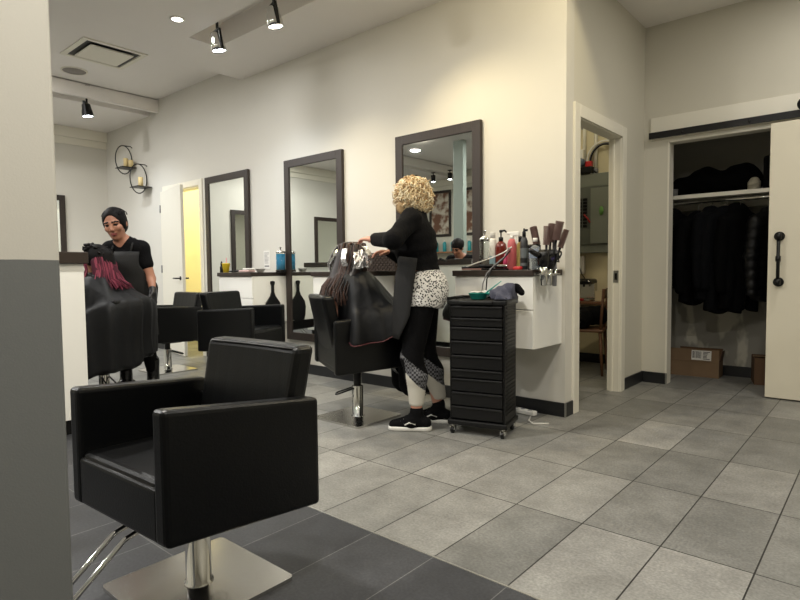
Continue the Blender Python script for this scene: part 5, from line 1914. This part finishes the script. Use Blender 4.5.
m.obj('neck_strap', MAPR, ap)
m = MB()
random.seed(4)
for i in range(13):
    a = math.radians(6 + i * 3.4)
    x, y = .065 + .1445 * math.cos(a), .18 * math.sin(a)
    m.box((x, y, 1.075), (.004, .0065, random.choice((.011, .015))), 0)
m.obj('stitched_lettering', mat('pale_thread', (190, 190, 186), .7), ap)
HK = [mat('near_black_hair', (14, 12, 12), .6, spec=.12), mat('soft_black_hair', (22, 18, 18), .6, spec=.15)]
B = Blob()
hc = J['hd']
RM = Matrix(RH.tolist())
B.ell(hc + RH @ V3(-.018, 0, .04), V3(.117, .095, .11), RM, k=.02)
B.ell(hc + RH @ V3(-.066, 0, -.022), V3(.066, .077, .077), RM, k=.03)
for y in (-1, 1):
    B.ell(hc + RH @ V3(-.01, y * .07, -.0), V3(.05, .02, .05), RM, k=.02)
B.ell(hc + RH @ V3(.141, 0, -.017), V3(.11, .088, .1375), RM, sub=True)
hr = B.build('hair', HK[0], o, h=.005)


def st2(rn):
    y = rn.uniform(-1, 1)
    P = []
    for i in range(7):
        a = math.radians(55 + i * 19)
        P.append(hc + RH @ V3(-.018 + .112 * math.cos(a), y * .091 * math.sin(math.radians(60 + 60 * i / 6)), .04 + .107 * math.sin(a) * math.sqrt(max(.05, 1 - (y * .88) ** 2))))
    return P


strands(60, st2, .0022, 2, 3).obj('combed_strands', HK, hr)
bb = thing('tint_brush', 'black tint brush with white comb edge over pink hair', 'brush', (0, 0, 0))
bb.matrix_world = o.matrix_basis @ Matrix.Translation((.30, -.18, 1.245)) @ Matrix.Rotation(.9, 4, 'Z')
MB().tube([(-.05, 0, 0), (.13, .0, .01)], [.009, .006], 8).obj('handle', MBLK, bb)
MB().box((.16, 0, .012), (.06, .05, .012), .003).obj('bristle_head', MBLK, bb)
MB().b2((.03, -.01, .012), (.19, .014, .02), .002).obj('comb_edge', MWHITE, bb)
MB().tube([(.17 + .018 * math.cos(a * PI / 6), .02 + 0, -.02 + .018 * math.sin(a * PI / 6)) for a in range(12)], .004, 6, closed=True).obj('grip_ring', MWHITE, bb)

# ---- client with pink hair
o = person('person seated under black cape with dark-rooted pink hair', C5, F5)
SZ = .515
s0 = SZ
J = dict(pelvis=V3(-.05, 0, SZ + .1), chest=V3(-.03, 0, SZ + .33), neck=V3(-.01, 0, SZ + .5), hd=V3(.03, .0, SZ + .645),
         shL=V3(-.01, .12, SZ + .42), shR=V3(-.01, -.12, SZ + .42), elL=V3(.03, .2, SZ + .22), elR=V3(.03, -.2, SZ + .22), wrL=V3(.2, .08, SZ + .2), wrR=V3(.2, -.08, SZ + .2),
         hipL=V3(-.04, .08, SZ + .085), hipR=V3(-.04, -.08, SZ + .085), knL=V3(.36, .09, SZ + .07), knR=V3(.36, -.09, SZ + .07),
         anL=V3(.36, .08, .25), anR=V3(.36, -.08, .25), toL=V3(.47, .08, .195), toR=V3(.47, -.08, .195))
RH = Rot((1, .25, -.1), (.1, 0, 1))
B = Blob()
limbs(B, J)
head(B, J['hd'], RH, .98)
hand(B, J['wrL'], V3(1, -.3, -.1), V3(0, 0, -1), V3(0, -1, 0), curl=.3)
hand(B, J['wrR'], V3(1, .3, -.1), V3(0, 0, -1), V3(0, 1, 0), curl=.3)
B.build('body', [MSKIN, MEYE, MLIP], o, h=.0075, matfn=face_paint(J['hd'], RH, .98))
B = Blob()
for s in 'LR':
    chain(B, [J['hip' + s], J['kn' + s], J['an' + s] + V3(-.01, 0, -.0)], [.098, .07, .06], .03)
    chain(B, [J['an' + s] + V3(0, 0, .02), J['an' + s] + V3(0, 0, -.035), J['to' + s]], [.052, .05, .036], .02)
B.build('trousers', MBLKC, o, h=.01)
cp = cape('cape', o, [
    (0, [(0.070, s0 + 0.545), (0.120, s0 + 0.500), (0.250, s0 + 0.320), (0.420, s0 + 0.180), (0.520, s0 + 0.080), (0.530, s0 + -0.140), (0.540, s0 + -0.300)]),
    (45, [(0.070, s0 + 0.545), (0.160, s0 + 0.500), (0.260, s0 + 0.340), (0.380, s0 + 0.220), (0.450, s0 + 0.140), (0.470, s0 + -0.080), (0.480, s0 + -0.280)]),
    (90, [(0.070, s0 + 0.545), (0.160, s0 + 0.505), (0.250, s0 + 0.400), (0.310, s0 + 0.260), (0.380, s0 + 0.170), (0.390, s0 + -0.060), (0.400, s0 + -0.270)]),
    (130, [(0.070, s0 + 0.545), (0.160, s0 + 0.505), (0.260, s0 + 0.410), (0.340, s0 + 0.330), (0.430, s0 + 0.250), (0.440, s0 + -0.020), (0.440, s0 + -0.220)]),
    (155, [(0.070, s0 + 0.545), (0.120, s0 + 0.505), (0.200, s0 + 0.410), (0.300, s0 + 0.360), (0.385, s0 + 0.290), (0.375, s0 + 0.000), (0.380, s0 + -0.200)]),
    (180, [(0.070, s0 + 0.545), (0.110, s0 + 0.505), (0.190, s0 + 0.410), (0.280, s0 + 0.360), (0.355, s0 + 0.300), (0.345, s0 + 0.020), (0.355, s0 + -0.160)]),
    (205, [(0.070, s0 + 0.545), (0.120, s0 + 0.505), (0.200, s0 + 0.410), (0.300, s0 + 0.360), (0.385, s0 + 0.290), (0.375, s0 + 0.000), (0.380, s0 + -0.140)]),
    (230, [(0.070, s0 + 0.545), (0.160, s0 + 0.505), (0.260, s0 + 0.410), (0.340, s0 + 0.330), (0.430, s0 + 0.250), (0.440, s0 + 0.000), (0.440, s0 + -0.120)]),
    (270, [(0.070, s0 + 0.545), (0.160, s0 + 0.505), (0.250, s0 + 0.400), (0.310, s0 + 0.260), (0.380, s0 + 0.170), (0.390, s0 + -0.020), (0.400, s0 + -0.120)]),
    (315, [(0.070, s0 + 0.545), (0.160, s0 + 0.500), (0.260, s0 + 0.340), (0.380, s0 + 0.220), (0.440, s0 + 0.140), (0.450, s0 + -0.040), (0.460, s0 + -0.160)]),
], 6, MCAPE, None, .05)
HP = [mat('burgundy_hair', (66, 22, 36), .65, spec=.2), mat('pink_hair', (98, 34, 52), .65, spec=.2), mat('rose_hair', (130, 58, 74), .65, spec=.2)]
hc = J['hd'] + V3(-.012, 0, .02)
B = Blob()
B.ell(hc, V3(.108, .092, .106), k=.03)
B.cone(hc + V3(-.06, 0, .0), .07, hc + V3(-.07, 0, -.06), .075, k=.03)
B.ell(hc + RH @ V3(.115, 0, -.055), V3(.055, .066, .1), Matrix(RH.tolist()), sub=True)
B.clip(lambda X, Y, Z: hc[2] - .07 - Z + 0 * X * Y)
hr = B.build('hair', HK[0], o, h=.007)
random.seed(12)
m = MB()
for i in range(26):
    t = random.uniform(0, 2 * PI)
    u_ = random.uniform(.1, 1)
    p = hc + V3(.1 * math.cos(t) * math.sqrt(1 - u_ * u_ * .8), .085 * math.sin(t) * math.sqrt(1 - u_ * u_ * .8), .1 * u_)
    m.tube([p + V3(random.uniform(-.03, .03), random.uniform(-.03, .03), random.uniform(-.01, .012)) for _ in range(4)], .011, 6, mi=i % 2)
m.obj('pinned_sections', HK, hr)
B = Blob()
B.cone(hc + V3(-.07, 0, -.05), .068, hc + V3(-.1, 0, -.16), .07, k=.03)
B.cone(hc + V3(-.03, .065, -.04), .04, hc + V3(-.075, .1, -.22), .035, k=.03).cone(hc + V3(-.03, -.065, -.04), .04, hc + V3(-.045, -.095, -.2), .035, k=.03)
B.cone(hc + V3(-.1, .03, -.16), .05, hc + V3(-.16, .06, -.22), .03, k=.03).cone(hc + V3(-.1, -.03, -.16), .05, hc + V3(-.16, -.06, -.22), .03, k=.03)
pk = B.build('pink_lengths', HP[0], o, h=.008)


def st3(rn):
    t = rn.choice((rn.uniform(-1.95, 1.25), rn.uniform(-1.6, 1.2), rn.uniform(1.85, 2.05)))
    d = V3(-math.cos(t), math.sin(t), 0)
    p1 = hc + d * V3(.118, .1, 0) + V3(0, 0, rn.uniform(-.03, .0))
    p2 = hc + d * V3(.128, .112, 0) + V3(-.02, 0, -.1)
    p3 = hc + d * V3(.15, .15, 0) + V3(-.03, rn.uniform(-.02, .02), -.175)
    p4 = hc + d * V3(.19 + rn.uniform(-.02, .05), .19, 0) + V3(-.03, rn.uniform(-.02, .02), -.235 + rn.uniform(-.03, .02))
    return [p1, (p1 + p2) / 2 + d * .006, p2, p3, p4]


strands(300, st3, .006, 3, 18).obj('pink_strands', HP, pk)
for y in (-1,):
    strands(16, lambda rn: [hc + V3(.06, .07, .03), hc + V3(.085, .085, -.02), hc + V3(.08 + rn.uniform(-.02, .01), .095, -.09), hc + V3(.07 + rn.uniform(-.03, .02), .1, -.16)], .005, 3, 4).obj('face_strands', HP, pk)

# ---- stylist on the other side of the island, seen in the mirror by the blonde stylist
o = person('person in black t-shirt bending forward, seen only in the mirror', (-4.74, .55), (.3, .95))
J = dict(pelvis=V3(-.1, 0, .86), chest=V3(.05, 0, 1.1), neck=V3(.13, 0, 1.24), hd=V3(.22, .03, 1.36),
         shL=V3(.12, .165, 1.19), shR=V3(.12, -.165, 1.19), elL=V3(.24, .25, 1.0), elR=V3(.24, -.27, 1.0), wrL=V3(.42, .16, 1.03), wrR=V3(.42, -.12, 1.03),
         hipL=V3(-.1, .085, .84), hipR=V3(-.1, -.085, .84), knL=V3(-.02, .1, .47), knR=V3(-.02, -.1, .47), anL=V3(-.06, .1, .1), anR=V3(-.06, -.1, .1), toL=V3(.08, .11, .032), toR=V3(.08, -.11, .032))
RH = Rot((.9, .2, -.6), (.6, 0, 1))
B = Blob()
limbs(B, J)
head(B, J['hd'], RH, 1.0)
hand(B, J['wrL'], V3(1, -.3, 0), V3(0, 0, -1), V3(0, -1, 0), curl=.4)
hand(B, J['wrR'], V3(1, .3, 0), V3(0, 0, -1), V3(0, 1, 0), curl=.4)
B.build('body', [MSKIN, MEYE, MLIP], o, h=.008, matfn=face_paint(J['hd'], RH, 1.0))
B = Blob()
B.cone(J['pelvis'] + V3(0, 0, .06), .14, J['chest'], .14, k=.08).ell(J['chest'], V3(.122, .165, .15), k=.06)
for s in 'LR':
    B.cone(J['neck'] - V3(.02, 0, .03), .072, J['sh' + s], .07, k=.05)
    B.cone(J['sh' + s], .07, J['sh' + s] * .45 + J['el' + s] * .55, .058, k=.03)
B.build('t_shirt', MBLKC, o, h=.01)
B = Blob()
for s in 'LR':
    chain(B, [J['hip' + s], J['kn' + s], J['an' + s] + V3(0, 0, .03)], [.112, .075, .055], .04)
    shoe(B, J['an' + s], J['to' + s], .0)
B.clip(lambda X, Y, Z: .001 - Z + 0 * X * Y)
B.build('trousers', MBLKC, o, h=.011)
B = Blob()
hc = J['hd']
RM = Matrix(RH.tolist())
B.ell(hc + RH @ V3(-.022, 0, .04), V3(.108, .09, .1), RM, k=.02).ell(hc + RH @ V3(-.12, 0, .02), V3(.05, .05, .05), RM, k=.03)
B.ell(hc + RH @ V3(.115, 0, -.03), V3(.07, .075, .088), RM, sub=True)
B.build('hair', HK[1], o, h=.008)
